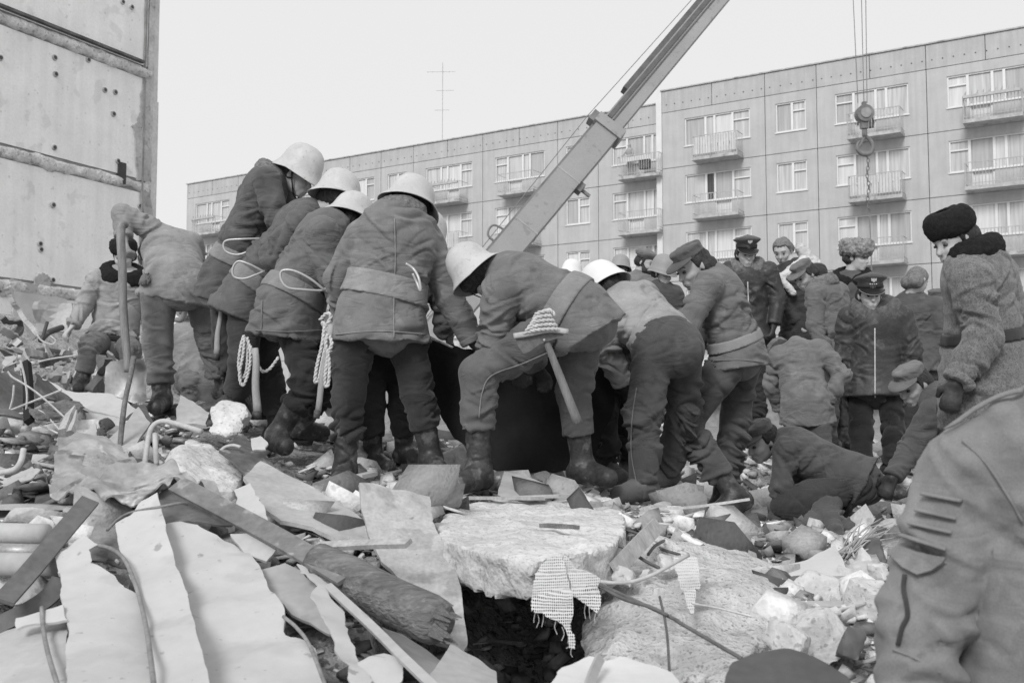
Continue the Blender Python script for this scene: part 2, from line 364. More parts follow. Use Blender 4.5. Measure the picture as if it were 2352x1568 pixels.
def helmet(par, hc, fr, m, brim=1.0, name='helmet', sc=1.0):
    X, F, U = fr; prof = [(.0, .150), (.035, .148), (.068, .138), (.095, .117), (.112, .088), (.121, .058), (.126, .032), (.132, .012), (.142, -.004), (.156*brim, -.018), (.170*brim, -.030), (.173*brim, -.034)]
    n = 40; v = []; f = []
    full = prof+[(r-.004, z-.003) for r, z in prof[::-1]]
    for j, (r, z) in enumerate(full):
        for k in range(n):
            t = 2*math.pi*k/n; fl = max(0, (r-.125))/.035
            x = r*math.cos(t)*.86; y = r*math.sin(t)*1.02; zz = z-.010*fl*abs(math.sin(t))-.012*fl*(math.sin(t) < 0)*abs(math.sin(t))+.010*fl*abs(math.cos(t))
            v.append(hc+(X*x+F*(y-.004)+U*(zz+.012))*sc)
    M = len(full); f = [(j*n+k, j*n+(k+1) % n, (j+1)*n+(k+1) % n, (j+1)*n+k) for j in range(M-1) for k in range(n)]
    o = put(name, v, f, m, par)
    lin = MB(); c = hc+U*.005*sc; lin.tube([c, c+U*.03*sc, c+U*.06*sc], [.100*sc, .097*sc, .09*sc], 20, flat=F); q = lin.put('helmet_lining', LINER, None, smooth=True)
    q.parent = o; q.data.transform(Matrix.Translation(Vector(q.location)-Vector(worldloc(o)))); q.location = (0, 0, 0)
    return o
def strap(par, hc, fr):
    X, F, U = fr; l = lambda x, y, z: loc(hc, fr, x, y, z)
    b = MB(); b.tube(smooth_path([l(-.092, .01, .0), l(-.078, .03, -.05), l(-.04, .055, -.115), l(0, .06, -.134), l(.04, .055, -.115), l(.078, .03, -.05), l(.092, .01, 0)]), .0055, 6, sy=.5); b.put('chin_strap', LINER, par, True)
def visor_mesh(par, hc, fr, m, z=.024, reach=.052, drop=.052, name='cap_visor'):
    X, F, U = fr; v = []; K = 14
    for j in range(4):
        for k in range(K+1):
            t = math.pi*(.13+.74*k/K); r = .088+reach*(j/3)*max(0, math.sin((t-.13*math.pi)/.74))**.6
            v.append(hc+X*r*math.cos(t)*.98+F*r*math.sin(t)*1.03+U*(z-drop*(j/3)*math.sin(t)**2))
    f = [(j*(K+1)+k, j*(K+1)+k+1, (j+1)*(K+1)+k+1, (j+1)*(K+1)+k) for j in range(3) for k in range(K)]
    nv = len(v); v += [p-U*.006 for p in v]; f = f+[tuple(i+nv for i in q)[::-1] for q in f]
    e = [3*(K+1)+k for k in range(K+1)]; f += [(e[k], e[k+1], e[k+1]+nv, e[k]+nv) for k in range(K)]
    return put(name, v, f, m, par)
def field_cap(par, hc, fr, m, h, seed=0, tall=1.0, visor=1.0):
    X, F, U = fr; l = lambda x, y, z: loc(hc, fr, x, y, z); R = np.array([X, F, U])
    P = [cap(l(0, -.003, .030), l(0, .0, .075*tall), .094, .088, n=X, s=.86, fa=True, fb=True), ell(l(0, .004, .075*tall), R, (.076, .09, .022))]
    v, q = solid(P, h, .02, fold=1, seed=seed); N = vnormals(v, q); v = v+N*(.006*pn(v*30+seed))[:, None]
    c = put('cap', v, q, m, par)
    visor_mesh(c, hc, fr, m, .036, .060*visor, .030)
    return c
def eagle(par, c, fr, s=1.0):
    """small spread-winged crowned bird badge"""
    X, F, U = fr; pts = [(0, -.5), (.12, -.3), (.2, -.42), (.22, -.15), (.42, -.25), (.5, .15), (.46, .42), (.28, .3), (.2, .12), (.1, .2), (.12, .38), (.06, .5), (-.06, .5), (-.14, .4), (-.1, .2), (-.2, .12), (-.28, .3), (-.46, .42), (-.5, .15), (-.42, -.25), (-.22, -.15), (-.2, -.42), (-.12, -.3)]
    n = len(pts); v = [c+(X*x+U*y)*.034*s+F*t for t in (.0, .004) for x, y in pts]; f = [tuple(range(n))[::-1], tuple(range(n, 2*n))]+[(i, (i+1) % n, n+(i+1) % n, n+i) for i in range(n)]
    return put('eagle_badge', v, f, mat('silver_badge', .62, .35, .1, 30, 0, metal=.5), par, False)
def peaked_cap(par, hc, fr, m, stars=False, silver=False):
    X, F, U = fr; n = 36; prof = [(.086, .018), (.088, .055), (.098, .066), (.118, .080), (.124, .088), (.118, .096), (.08, .104), (.0, .106)]; v = []; f = []
    for r, z in prof:
        for k in range(n):
            t = 2*math.pi*k/n; y = r*math.sin(t)*1.05; fl = max(0, z-.05); corner = 1+.05*math.cos(4*(t-math.pi/4))*(fl > .01)
            v.append(hc+X*r*math.cos(t)*corner*.95+F*y*corner+U*(z+fl*.55*math.sin(t)))
    f = [(j*n+k, (j+1)*n+k, (j+1)*n+(k+1) % n, j*n+(k+1) % n) for j in range(len(prof)-1) for k in range(n)]
    c = put('peaked_cap', v, f, m, par)
    b = MB(); b.tube([hc+U*.020, hc+U*.050], [.0905, .0915], 28, flat=F); bo = b.put('cap_band', mat('cap_band', .03, .7, .2), c, True)
    # visor
    v = []; f = []; K = 14
    for j in range(4):
        for k in range(K+1):
            t = math.pi*(.12+.76*k/K); r = .084+.052*(j/3)*math.sin((t-.12*math.pi)/(.76))**.5 if 0 < k < K else .086
            v.append(hc+X*r*math.cos(t)*.98+F*r*math.sin(t)*1.03+U*(.024-.052*(j/3)*math.sin(t)**2))
    f = [(j*(K+1)+k, j*(K+1)+k+1, (j+1)*(K+1)+k+1, (j+1)*(K+1)+k) for j in range(3) for k in range(K)]
    nv = len(v); v += [p-U*.004 for p in v]; f = f+[tuple(i+nv for i in q)[::-1] for q in f]
    vo = put('cap_visor', v, f, mat('visor_black', .02, .25, .1, 5, 0), c)
    b = MB(); b.tube(smooth_path([p+U*.002 for p in v[3*(K+1):4*(K+1)][1:-1]], 2), .0032 if silver else .002, 6); b.put('visor_trim', mat('silver_trim', .7 if silver else .2, .4, .1, 30, 0), vo, True)
    eagle(c, hc+F*.112+U*.082, fr, 1.15)
    if stars:
        s = MB()
        for i in range(4): s.box(hc+F*.097+X*(i-1.5)*.014+U*.052, (.008, .004, .008))
        s.put('rank_stars', mat('silver_badge', .62, .35, .1, 30, 0), c)
    return c
def ushanka(par, hc, fr, m, h, fluff=.006, size=1.0, top=None, badge=False, name='fur_hat'):
    X, F, U = fr; l = lambda x, y, z: loc(hc, fr, x*size, y*size, z*size); R = np.array([X, F, U])
    P = ringchain(l(0, -.005, .034), X, F, .076*size, .088*size, .036*size, 14)+ringchain(l(0, -.005, .066), X, F, .078*size, .090*size, .036*size, 14)+ringchain(l(0, -.005, .090), X, F, .076*size, .088*size, .026*size, 14)+[ell(l(0, 0, .096), R, V(.088, .10, .034)*size), cap(l(0, .096, .045), l(0, .092, .10), .028*size)]
    v, q = solid(P, h, .03, fuzz=fluff); o = put(name, v, q, m, par)
    b = MB(); b.tube(smooth_path([l(-.05, -.04, .122), l(0, 0, .134), l(.045, .04, .128)]), .022*size, 8, sy=.35); b.put('crown_cloth', top or m, o, True)
    if badge: eagle(o, l(0, .136, .06), fr, 1.0)
    return o
def hair(par, hc, fr, m, h, long=0.0, seed=0, fringe=.03):
    X, F, U = fr; l = lambda x, y, z: loc(hc, fr, x, y, z); R = np.array([X, F, U])
    P = [ell(l(0, -.006, .010), R, (.084, .104, .094)), cap(l(-.045, -.05, -.02-long), l(.045, -.05, -.02-long), .048+long*.3)]
    pl = l(0, fringe, 0); pn_ = nrm(F*.93-U*.36)
    def c(q, d):
        d = np.maximum(d, (q-pl)@pn_-.028*(((q-hc)@U) > .055)); return np.maximum(d, -((q-l(0, 0, -.075-long))@U))
    v, q = solid(P, h, .02, [c]); N = vnormals(v, q); s = (v-hc)@np.array([X, F, U]).T
    v = v+N*(.007*pn(s*V(70, 70, 16)+seed)+.006*pn(s*V(30, 30, 12)+seed))[:, None]
    return put('hair', v, q, m, par)
def fur_collar(par, nb, Tn, X, F, m, h, r=.040, w_=.125, fl=.004, fold_=False, name='fur_collar', drop=.05):
    P = ringchain(nb+Tn*.0, X, F, w_, w_*.72, r, 14, math.pi*.5+.35, math.pi*2.5-.35, dz=lambda t: -Tn*drop*(.5+.5*math.sin(t)))
    P += ringchain(nb-Tn*.030, X, F, w_*1.12, w_*.82, r*.8, 14, math.pi*.5+.5, math.pi*2.5-.5, dz=lambda t: -Tn*(drop+.01)*(.5+.5*math.sin(t)))
    v, q = solid(P, h, .03, fuzz=fl); return put(name, v, q, m, par)
ALLP = {}; FEET = []
def person(label, Y, J, look, hup=(0, 0, 1), hat=None, coat=.12, trou=.07, h=.009, bulk=1.0, skirt=.16, belt=None, gloves=False, group=None, glv=None,
           boots=True, seed=0, hairm=None, collar=None, curl=.7, front=None, cuff=.74, bootm=None, head=True, hlong=0, legs=True, zip_=False, coatm=None, tfold=1.0, jfold=1.0, detail=True, bag=1.0, straps=False, sk=1.0, hatm=None, palm=None, hands=True, facets=None):
    pel = at(J['pel'][0], J['pel'][1], Y); T_L = J.get('TL', .50)
    neck = solve(pel, J['neck'], T_L); hc = solve(neck, J['head'], .155); T = nrm(neck-pel)
    shA = solve(neck-T*.035, J['sa'], .175*bulk); shB = solve(neck-T*.035, J['sb'], .175*bulk)
    X = nrm(shB-shA); X = nrm(X-T*(X@T)); Fr = np.cross(X, T)
    if front is not None and Fr@np.asarray(front, float) < 0: Fr = -Fr
    elA = solve(shA, J['ea'], .29); elB = solve(shB, J['eb'], .29); wrA = solve(elA, J['wa'], .25); wrB = solve(elB, J['wb'], .25)
    haA = solve(wrA, J['ha'], .12) if 'ha' in J else wrA+nrm(wrA-elA)*.12; haB = solve(wrB, J['hb'], .12) if 'hb' in J else wrB+nrm(wrB-elB)*.12
    hX = nrm(X*V(1, 1, .4)); w_ = J.get('hw', .092)
    hpA = pel-hX*w_-T*.01; hpB = pel+hX*w_-T*.01
    knA = solve(hpA, J['ka'], .42); knB = solve(hpB, J['kb'], .42); anA = solve(knA, J['aa'], .40); anB = solve(knB, J['ab'], .40)
    tA = solve(anA+V(0, 0, -.05), J['ta'], .17) if 'ta' in J else anA+V(0, -.12, -.06); tB = solve(anB+V(0, 0, -.05), J['tb'], .17) if 'tb' in J else anB+V(0, -.12, -.06)
    def flat(te, an, k):
        d = te-an; d[2] = 0; return an+nrm(d)*.165+V(0, 0, -.042-J.get(k, 0))
    tA = flat(tA, anA, 'tza'); tB = flat(tB, anB, 'tzb')
    base = V(pel[0], pel[1], min(anA[2], anB[2])-.085)
    if legs: FEET.extend([(anA, tA, J.get('tza', 0)), (anB, tB, J.get('tzb', 0))])
    o = root('person', base, label, 'person', group); ALLP[label] = dict(root=o, hc=hc, pel=pel, neck=neck, T=T, X=X, F=Fr, wrA=wrA, wrB=wrB, haA=haA, haB=haB, anA=anA, shA=shA, shB=shB)
    hfr = frame(look, hup); ALLP[label]['hfr'] = hfr
    BK = bulk; cm = coatm or cloth(coat)
    body = [cap(neck-T*.08, pel, .095, .11, n=Fr, s=.7), cap(shA, shB, .05), cap(shA, elA, .042, .036), cap(elA, wrA, .036, .026), cap(shB, elB, .042, .036), cap(elB, wrB, .036, .026)]
    if legs: body += [cap(hpA, knA, .07, .048), cap(knA, anA, .045, .034), cap(hpB, knB, .07, .048), cap(knB, anB, .045, .034), cap(anA, tA, .03, .025), cap(anB, tB, .03, .025)]
    cuts = []
    if head: body += head_prims(hc, hfr, neck); cuts = [eye_cut(hc, hfr)]
    pm = V(*palm) if palm is not None else -X
    HA = hand_prims(wrA, haA, (pm if palm is not None else X)+V(0, .25, 0), curl, .003 if gloves else 0, 1); HB = hand_prims(wrB, haB, pm+V(0, .25, 0), curl, .003 if gloves else 0, -1)
    if hands and not gloves: body += HA+HB
    elif hands: body += [cap(wrA, wrA+(haA-wrA)*.35, .016), cap(wrB, wrB+(haB-wrB)*.35, .016)]
    v, q = solid(body, h*.92, .014, cuts); put('body', v, q, SKIN, o)
    if hands and gloves:
        for P, wr, ha, el in ((HA, wrA, haA, elA), (HB, wrB, haB, elB)):
            d = nrm(wr-el); v, q = solid(P+[cap(wr-d*.05, wr+d*.01, .034, .030)], min(h, .008), .012, seed=seed); put('glove', v, q, glv or GLOVE, o)
    # jacket
    mid = pel+(neck-pel)*.42; ja = .011*jfold*sk; hem = pel+nrm(((knA+knB)/2-pel))*skirt if skirt > 0 else None
    if 'hem' in J: hem = solve(pel, J['hem'], skirt)
    tor = [cap(neck-T*.115, mid, .172*BK, .155*BK, n=Fr, s=.70, amp=(ja*.8, ja*1.7), fr=17), cap(mid, pel, .158*BK, .172*BK, n=Fr, s=.76, amp=(ja*1.5, ja), fr=17)]
    if skirt > 0: tor.append(cap(pel, hem, .178*BK, .204*BK, n=Fr, s=.80, fb=True, amp=(ja*.9, ja*1.3), fr=13))
    J_ = tor+[cap(shA+X*.02, shB-X*.02, .070*BK, amp=(ja*.6, ja*.6), fr=14), cap(neck-T*.07, neck+T*.005, .10, .07, amp=(.003, .003)),
              cap(shA, elA, .071*BK, .060*BK, amp=(ja*.7, ja*1.9), fr=21), cap(elA, wrA, .060*BK, .049*BK, fb=True, amp=(ja*1.9, ja*1.0), fr=23),
              cap(shB, elB, .071*BK, .060*BK, amp=(ja*.7, ja*1.9), fr=21), cap(elB, wrB, .060*BK, .049*BK, fb=True, amp=(ja*1.9, ja*1.0), fr=23)]
    jc = []
    if skirt > 0:
        hd = nrm(hem-pel)
        jc = [lambda q, d: np.where((q-hem)@hd > -.035, np.maximum(d, -(d+.022)), d)]
    if belt is not None:   # the belt draws the coat in
        bc = pel+T*belt[0]; bw = belt[1]
        jc.append(lambda q, d: d+.016*np.exp(-(((q-bc)@T)/(bw*.55))**2)*(np.linalg.norm(q-bc, axis=1) < .27))
    if 'crop' in J: jc.append(lambda q, d: np.maximum(d, -((q-bc)@T)-bw*.4))
    v, q = solid(J_, h, .018, jc, fold=1, seed=seed); jk = put('jacket', v, q, cm, o)
    if belt is not None:
        vb, qb = solid(tor, h, .03, [lambda q, d: np.maximum(d-.002, np.abs((q-bc)@T)-bw/2)]); put('belt', vb, qb, belt[2], o)
        bf = bc+Fr*(.125*BK)
        MB().box(bf, (bw*.95, .01, bw*.9), np.array([X, Fr, T])).put('belt_buckle', STEEL, o)
    # cuffs, collar, seams
    if detail:
        for el, wr in ((elA, wrA), (elB, wrB)):
            d = nrm(wr-el); v, q = solid([cap(wr-d*.032, wr+d*.001, .0545*BK, .0535*BK, fa=True, fb=True)], h, .005); put('sleeve_cuff', v, q, cm, o)
    if collar is None:
        P = ringchain(neck+T*.005, X, Fr, .078, .070, .017, 12, math.pi*.5+.4, math.pi*2.5-.4, dz=lambda t: -T*.03*(.5+.5*math.sin(t)))+ringchain(neck-T*.025, X, Fr, .092, .082, .016, 12, math.pi*.5+.5, math.pi*2.5-.5, dz=lambda t: -T*.035*(.5+.5*math.sin(t)))
        v, q = solid(P, h, .02); put('collar', v, q, cm, o)
    elif collar[0] == 'fur': fur_collar(o, neck+T*(.03+(bulk-1)*.16), T, X, Fr, collar[1], h, r=collar[2] if len(collar) > 2 else .038, w_=.085 if collar[2] < .03 else (.112 if collar[2] < .045 else .128), drop=.05 if collar[2] < .045 else .085)
    if zip_:
        pts = []
        for i in range(14):
            t = i/13; c = (neck-T*.13)*(1-t)+(hem if skirt > 0 else pel)*t; qs = c[None]+Fr[None]*np.linspace(.06, .24, 60)[:, None]; dd = sdf(J_, qs, .035)
            j = np.argmax(dd > 0); pts.append(qs[j]+Fr*.004)
        b = MB(); b.tube(smooth_path(pts, 3), .0055, 6, sy=.6); b.put('zipper', WIRE, o, True)
    # trousers
    tm = cloth(trou*.66); ta = .013*tfold
    if legs:
        cA = knA+(anA-knA)*cuff; cB = knB+(anB-knB)*cuff
        P = [cap(pel+T*.09-hX*.03, pel+T*.02, .125, .130, n=Fr, s=.78), cap(pel+T*.09+hX*.03, pel+T*.02, .125, .130, n=Fr, s=.78), cap(hpA-T*.01, knA, .100*bag, .077*bag, amp=(ta*.8, ta*1.3), fr=14), cap(knA, cA, .077*bag, .070*bag, fb=True, amp=(ta*1.2, ta*1.6), fr=24),
             cap(hpB-T*.01, knB, .100*bag, .077*bag, amp=(ta*.8, ta*1.3), fr=14), cap(knB, cB, .077*bag, .070*bag, fb=True, amp=(ta*1.2, ta*1.6), fr=24)]
        tc_ = []
        if skirt > 0: tc_ = [lambda q, d: np.where((q-hem)@nrm(hem-pel) < -.012, np.maximum(d, .016-sdf(tor, q, .02)), d)]
        if 'crop' in J: P.append(cap(pel+T*.07, pel-T*.02, .168*BK, .160*BK, n=Fr, s=.80, amp=(.008, .008), fr=14)); tc_ = [lambda q, d: np.maximum(d, (q-bc)@T)]
        v, q = solid(P, h, .03, tc_, fold=1, seed=seed+5); put('trousers', v, q, tm, o)
        for kn, an, te in ((knA, anA, tA), (knB, anB, tB)):
            sd_ = nrm(kn-an); fd = nrm(te-an); dn = nrm(V(0, 0, -1)-fd*(V(0, 0, -1)@fd)*.8)
            hl = an+dn*.045-fd*.035; P = [cap(kn+(an-kn)*.42, an, .060, .052, fa=True, amp=(.002, .005), fr=20), cap(an+dn*.01, te, .053, .036, amp=(.006, .002), fr=22), cap(hl, te+dn*.015, .044, .040), cap(an, hl, .050, .043)]
            sp = an+dn*.078
            v, q = solid(P, h, .03, [lambda q, d: np.maximum(d, (q-sp)@dn)], fold=1, seed=seed+9); bo = put('boot', v, q, bootm or BOOT, o)
            v, q = solid([cap(hl, te+dn*.01, .050, .045)], h, .01, [lambda q, d: np.maximum(d, np.abs((q-sp-dn*.008)@dn)-.012)]); s_ = put('sole', v, q, LINER, bo)
            off = worldloc(bo)-np.asarray(worldloc(s_)); 
    # head wear
    if head:
        if detail:
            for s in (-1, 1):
                e = loc(hc, hfr, s*.030, .082, -.011); v, q = solid([ell(e, np.eye(3), (.0098,)*3)], .005, .001); eo = put('eye', v, q, mat('eyeball', .09, .5, .05, 5, 0), o)  # whites darkened: shaded sockets of squinting eyes put into the colour
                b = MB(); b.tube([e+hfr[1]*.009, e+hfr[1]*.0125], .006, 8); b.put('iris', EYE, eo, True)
                b = MB(); b.tube(smooth_path([loc(hc, hfr, s*.014, .092, .010), loc(hc, hfr, s*.03, .091, .017), loc(hc, hfr, s*.048, .078, .010)]), [.0035]*13, 6, sy=.6); b.put('eyebrow', hairm or HAIRD, o, True)
            b = MB(); b.tube(smooth_path([loc(hc, hfr, x, .0975-abs(x)*.25, -.0785) for x in (-.022, -.01, 0, .01, .022)]), .0028, 6); b.put('mouth', mat('lip', .16, .6, .1), o, True)
        hm = hairm or HAIRD
        hair(o, hc, hfr, hm, h, hlong, seed)
        hk = hc+hfr[2]*(.022 if hat in ('peaked', 'peaked4') else .014)
        if hat in ('helmet', 'helmetw', 'helmetd'):
            helmet(o, hk, hfr, hatm or {'helmet': HELM, 'helmetw': HELMW, 'helmetd': HELMD}[hat], brim={'helmet': 1.0, 'helmetw': .9, 'helmetd': .9}[hat]); strap(o, hc, hfr)
        elif hat == 'cap': field_cap(o, hk, hfr, hatm or cm, min(h, .008), seed)
        elif hat == 'peaked': peaked_cap(o, hk, hfr, hatm or cloth(.10))
        elif hat == 'peaked4': peaked_cap(o, hk, hfr, hatm or cloth(.10), stars=True, silver=True)
        elif hat == 'ushanka': ushanka(o, hk+hfr[2]*.004, hfr, hatm or FURB, .009, size=.86, fluff=.004)
    return o
# ---- the men at the rubble, left to right
W_BELT = cloth(.225, .9); L_BELT = mat('black_belt', .03, .4, .2); PALE_BELT = mat('pale_webbing', .26, .8, .12, 10, .3, 200)
def people():
    person('man in black fur hat and quilted coat with dark fur collar before the wall', 8.4,
           dict(pel=(262, 785), neck=(283, 628), head=(284, 585, -.3), sa=(222, 640), sb=(345, 640), ea=(192, 705, -.2), eb=(352, 700), wa=(168, 748, -.5), wb=(345, 765), ha=(150, 768, -.3), ka=(212, 790, -1), kb=(300, 805, -.9), aa=(186, 878, 0), ab=(300, 905), ta=(180, 895, -1), TL=.56),
           (.12, -.9, -.35), hat='ushanka', coat=.33, trou=.22, bulk=1.12, skirt=.17, belt=(.04, .05, L_BELT), collar=('fur', FURB, .05), front=(0, -1, 0), h=.010, seed=1, hands=True)
    person('man in pale work jacket bending away, one arm out to the long shovel handle', 6.3,
           dict(pel=(410, 655), neck=(392, 565, 1), head=(350, 585, .8), sa=(378, 545, .2), sb=(440, 560, .3), ea=(282, 492, .1), eb=(455, 620, .8), wa=(284, 545, -.4), wb=(430, 700, .8), ha=(288, 575, -.4), ka=(362, 790, -.1), kb=(482, 775, .3), aa=(372, 915, 0), ab=(518, 890, .3), ta=(360, 955, -.8), tb=(540, 915, -.3), hw=.125, TL=.50, hem=(403, 690)),
           (-.3, .8, -.6), hat='cap', coat=.27, trou=.26, skirt=.09, bulk=1.12, seed=2, h=.009, front=(0, 0, -1), bag=1.1, cuff=.72, jfold=.8, gloves=True, glv=cloth(.30))
    person('man in padded coat crouching behind the legs of the bending shovel man', 8.2,
           dict(pel=(452, 868), neck=(440, 745, .3), head=(440, 705), sa=(412, 762), sb=(470, 762), ea=(408, 820), eb=(475, 825), wa=(425, 880, -.5), wb=(470, 885, -.5), ka=(440, 880, -1), kb=(480, 885, -1), aa=(440, 960), ab=(480, 962)),
           (-.2, -.7, -.7), hat='cap', coat=.26, trou=.2, seed=3, h=.014, skirt=.1, front=(0, -1, -.2), detail=False)
    person('helmeted rescuer standing tallest at the top left of the huddle looking down', 5.9,
           dict(pel=(528, 628), neck=(622, 402, .1), head=(686, 398, -.2), sa=(612, 415, -1), sb=(640, 415, 1), ea=(640, 505, -.3), eb=(668, 500, .4), wa=(706, 560, .3), wb=(712, 560, .8), ka=(520, 775, -.2), kb=(565, 780, .4), aa=(548, 925, .4), ab=(600, 930, .6), ta=(560, 945, .3), tb=(620, 950), TL=.58, hem=(512, 695)),
           (.80, -.25, -.48), hat='helmet', coat=.095, trou=.07, skirt=.2, bulk=1.08, belt=(.105, .085, W_BELT), collar=('fur', FURG, .026), seed=4, front=(.5, 0, -.6), gloves=True, h=.009)
    person('helmeted rescuer second from the left of the huddle seen from behind, leaning away', 5.65,
           dict(pel=(580, 665), neck=(712, 486, .2), head=(775, 458, .4), sa=(700, 495, -1), sb=(735, 505, 1), ea=(628, 590, -.6), eb=(760, 600, .6), wa=(705, 640, .4), wb=(780, 690, .6), ka=(560, 830, -.2), kb=(612, 840, .4), aa=(535, 925, .5), ab=(640, 985, .5), ta=(520, 945, 0), tb=(660, 1005), TL=.55, hem=(548, 730)),
           (.55, .75, -.35), hat='helmet', coat=.115, trou=.075, skirt=.17, bulk=1.08, belt=(.05, .085, W_BELT), collar=None, seed=5, front=(.5, 0, -.8), gloves=True, h=.009)
    person('helmeted rescuer third in the huddle with steel ring on his belt and long jacket tail', 5.3,
           dict(pel=(668, 700), neck=(762, 520, .4), head=(804, 512, .6), sa=(740, 535, -1), sb=(790, 545, .8), ea=(768, 640, 0), eb=(810, 640, .8), wa=(790, 730, .7), wb=(830, 730, .8), ka=(712, 868, -.3), kb=(745, 880, .4), aa=(636, 1000, .2), ab=(690, 975, .8), ta=(650, 1050, -.8), tb=(705, 1005, .2), TL=.52, hem=(655, 775)),
           (.5, .7, -.5), hat='helmet', coat=.145, trou=.045, skirt=.18, bulk=1.22, belt=(.065, .09, W_BELT), seed=6, front=(.5, 0, -.8), gloves=True, h=.0072, cuff=.5)
    person('broad helmeted rescuer in the centre, back square to us, wide cloth belt', 4.95,
           dict(pel=(876, 715), neck=(922, 500, .35), head=(940, 478, .6), sa=(832, 545, 0), sb=(975, 545, .4), ea=(778, 640, .3), eb=(1030, 680, .2), wa=(800, 735, .9), wb=(1088, 785, .3), hb=(1108, 818, .2), ka=(802, 905, .1), kb=(958, 900, .2), aa=(792, 1085, .1), ab=(990, 1052, .3), ta=(775, 1105, -.9), tb=(1000, 1075, -.5), TL=.53, hem=(874, 782), hw=.11),
           (.45, .75, -.45), hat='helmet', coat=.19, trou=.062, skirt=.16, bulk=1.22, belt=(.115, .115, cloth(.27, .9)), collar=('fur', FURG, .026), seed=7, front=(.3, 1, -.6), gloves=True, h=.0068, cuff=.55, tfold=1.1)
    person('mostly hidden rescuer behind the central man, only helmet rim and boots showing', 5.95,
           dict(pel=(890, 790), neck=(945, 570, .2), head=(972, 545, .1), sa=(880, 600, 0), sb=(985, 600, .2), ea=(850, 690), eb=(1010, 690, .2), wa=(870, 790, .4), wb=(1030, 770, .2), ka=(852, 930), kb=(925, 940), aa=(858, 1050, .3), ab=(930, 1035, .3), ta=(870, 1075, -.3), tb=(945, 1050, -.3)),
           (.5, .6, -.6), hat='helmet', coat=.09, trou=.05, bulk=1.05, seed=8, gloves=True, front=(.2, 1, -.5), h=.012, cuff=.6, detail=False)
    person('rescuer bent double with his helmet hanging down left and an axe on his belt', 4.75,
           dict(pel=(1322, 722), neck=(1160, 628, .35), head=(1098, 632, .1), sa=(1150, 668, -.9), sb=(1175, 620, .9), ea=(1135, 780, .2), eb=(1180, 760, .8), wa=(1180, 850, .7), wb=(1230, 840, .8), ka=(1098, 858, -.3), kb=(1318, 900, .4), aa=(1100, 1082, .1), ab=(1338, 1070, .3), ta=(1060, 1118, -.8), tb=(1372, 1098, -.4), hw=.10, TL=.46, hem=(1352, 772)),
           (.30, .95, -.05), hup=(-.66, .05, .75), hat='helmet', coat=.16, trou=.18, skirt=.10, bulk=1.2, belt=(.06, .10, W_BELT), seed=9, gloves=True, front=(0, 0, -1), h=.0068, cuff=.58, bag=1.08, tfold=.8)
    person('rescuer crouching in the gap beyond, only a gloved hand and lower leg showing', 6.0,
           dict(pel=(1435, 870), neck=(1430, 720, .2), head=(1420, 690, .4), sa=(1390, 735), sb=(1480, 735), ea=(1370, 810), eb=(1490, 800), wa=(1395, 880, -.4), wb=(1470, 850, .6), ha=(1365, 908, -.4), ka=(1385, 950, -.5), kb=(1440, 940), aa=(1395, 1075, .2), ab=(1445, 1075), ta=(1420, 1115, -.6)),
           (-.2, .8, -.6), hat=None, coat=.05, trou=.06, seed=10, gloves=True, h=.012, cuff=.9, front=(0, 1, 0), detail=False, glv=cloth(.12), bootm=cloth(.16))
    person('bending rescuer in pale short jacket and clean white helmet', 5.15,
           dict(pel=(1530, 790), neck=(1438, 688, .75), head=(1392, 668, .2), sa=(1405, 705, -.7), sb=(1480, 680, .8), ea=(1392, 800, .1), eb=(1500, 800, .9), wa=(1432, 880, .5), wb=(1500, 880, .8), ka=(1478, 960, -.2), kb=(1570, 940, .5), aa=(1478, 1110, .1), ab=(1530, 1080, .6), ta=(1440, 1140, -.5), tb=(1520, 1120, -.2), TL=.50, crop=1),
           (-.55, .45, -.65), hup=(-.25, .25, .9), hat='helmetw', coat=.33, trou=.11, skirt=0, bulk=1.14, belt=(.03, .055, cloth(.28)), seed=11, gloves=True, front=(-.5, 0, -1), h=.0068, cuff=.98, bag=1.04, tfold=1.2, bootm=cloth(.12))
    person('young soldier in field cap with pale webbing belt pushing forward, heel lifted', 5.5,
           dict(pel=(1692, 800), neck=(1640, 634, -.1), head=(1590, 606, -.25), sa=(1628, 655, -1), sb=(1668, 650, 1), ea=(1580, 745, -.2), eb=(1640, 760, .8), wa=(1500, 742, .2), wb=(1540, 800, .6), ka=(1572, 975, -.35), kb=(1690, 960, .4), aa=(1690, 1140, .2), tza=.06, ab=(1655, 1160, .3), ta=(1655, 1212, -.3), tb=(1680, 1215, -.5), TL=.46, hem=(1698, 845)),
           (-.80, -.33, -.50), hat='cap', coat=.16, trou=.13, skirt=.14, bulk=1.04, belt=(.045, .055, PALE_BELT), seed=12, front=(-.8, 0, -.5), h=.0068, cuff=.72, hatm=cloth(.10), bag=1.05, hlong=.02)
    # onlookers behind
    person('distant man in round white hard hat beyond the bent rescuer', 12, dict(pel=(1318, 760), neck=(1316, 655), head=(1313, 629), sa=(1290, 665), sb=(1345, 665), ea=(1285, 700), eb=(1350, 700), wa=(1290, 740), wb=(1345, 740), ka=(1310, 830), kb=(1330, 830), aa=(1310, 910), ab=(1330, 910)),
           (.7, .6, -.2), hat='helmetw', coat=.25, trou=.1, seed=13, h=.016, detail=False)
    person('distant man in dull grey helmet left of the bearded man', 12, dict(pel=(1420, 755), neck=(1425, 645), head=(1425, 618), sa=(1398, 655), sb=(1452, 655), ea=(1390, 700), eb=(1460, 700), wa=(1395, 740), wb=(1455, 740), ka=(1415, 830), kb=(1430, 830), aa=(1415, 910), ab=(1430, 910)),
           (.4, .8, -.3), hat='helmetd', coat=.16, trou=.1, seed=14, h=.016, detail=False)
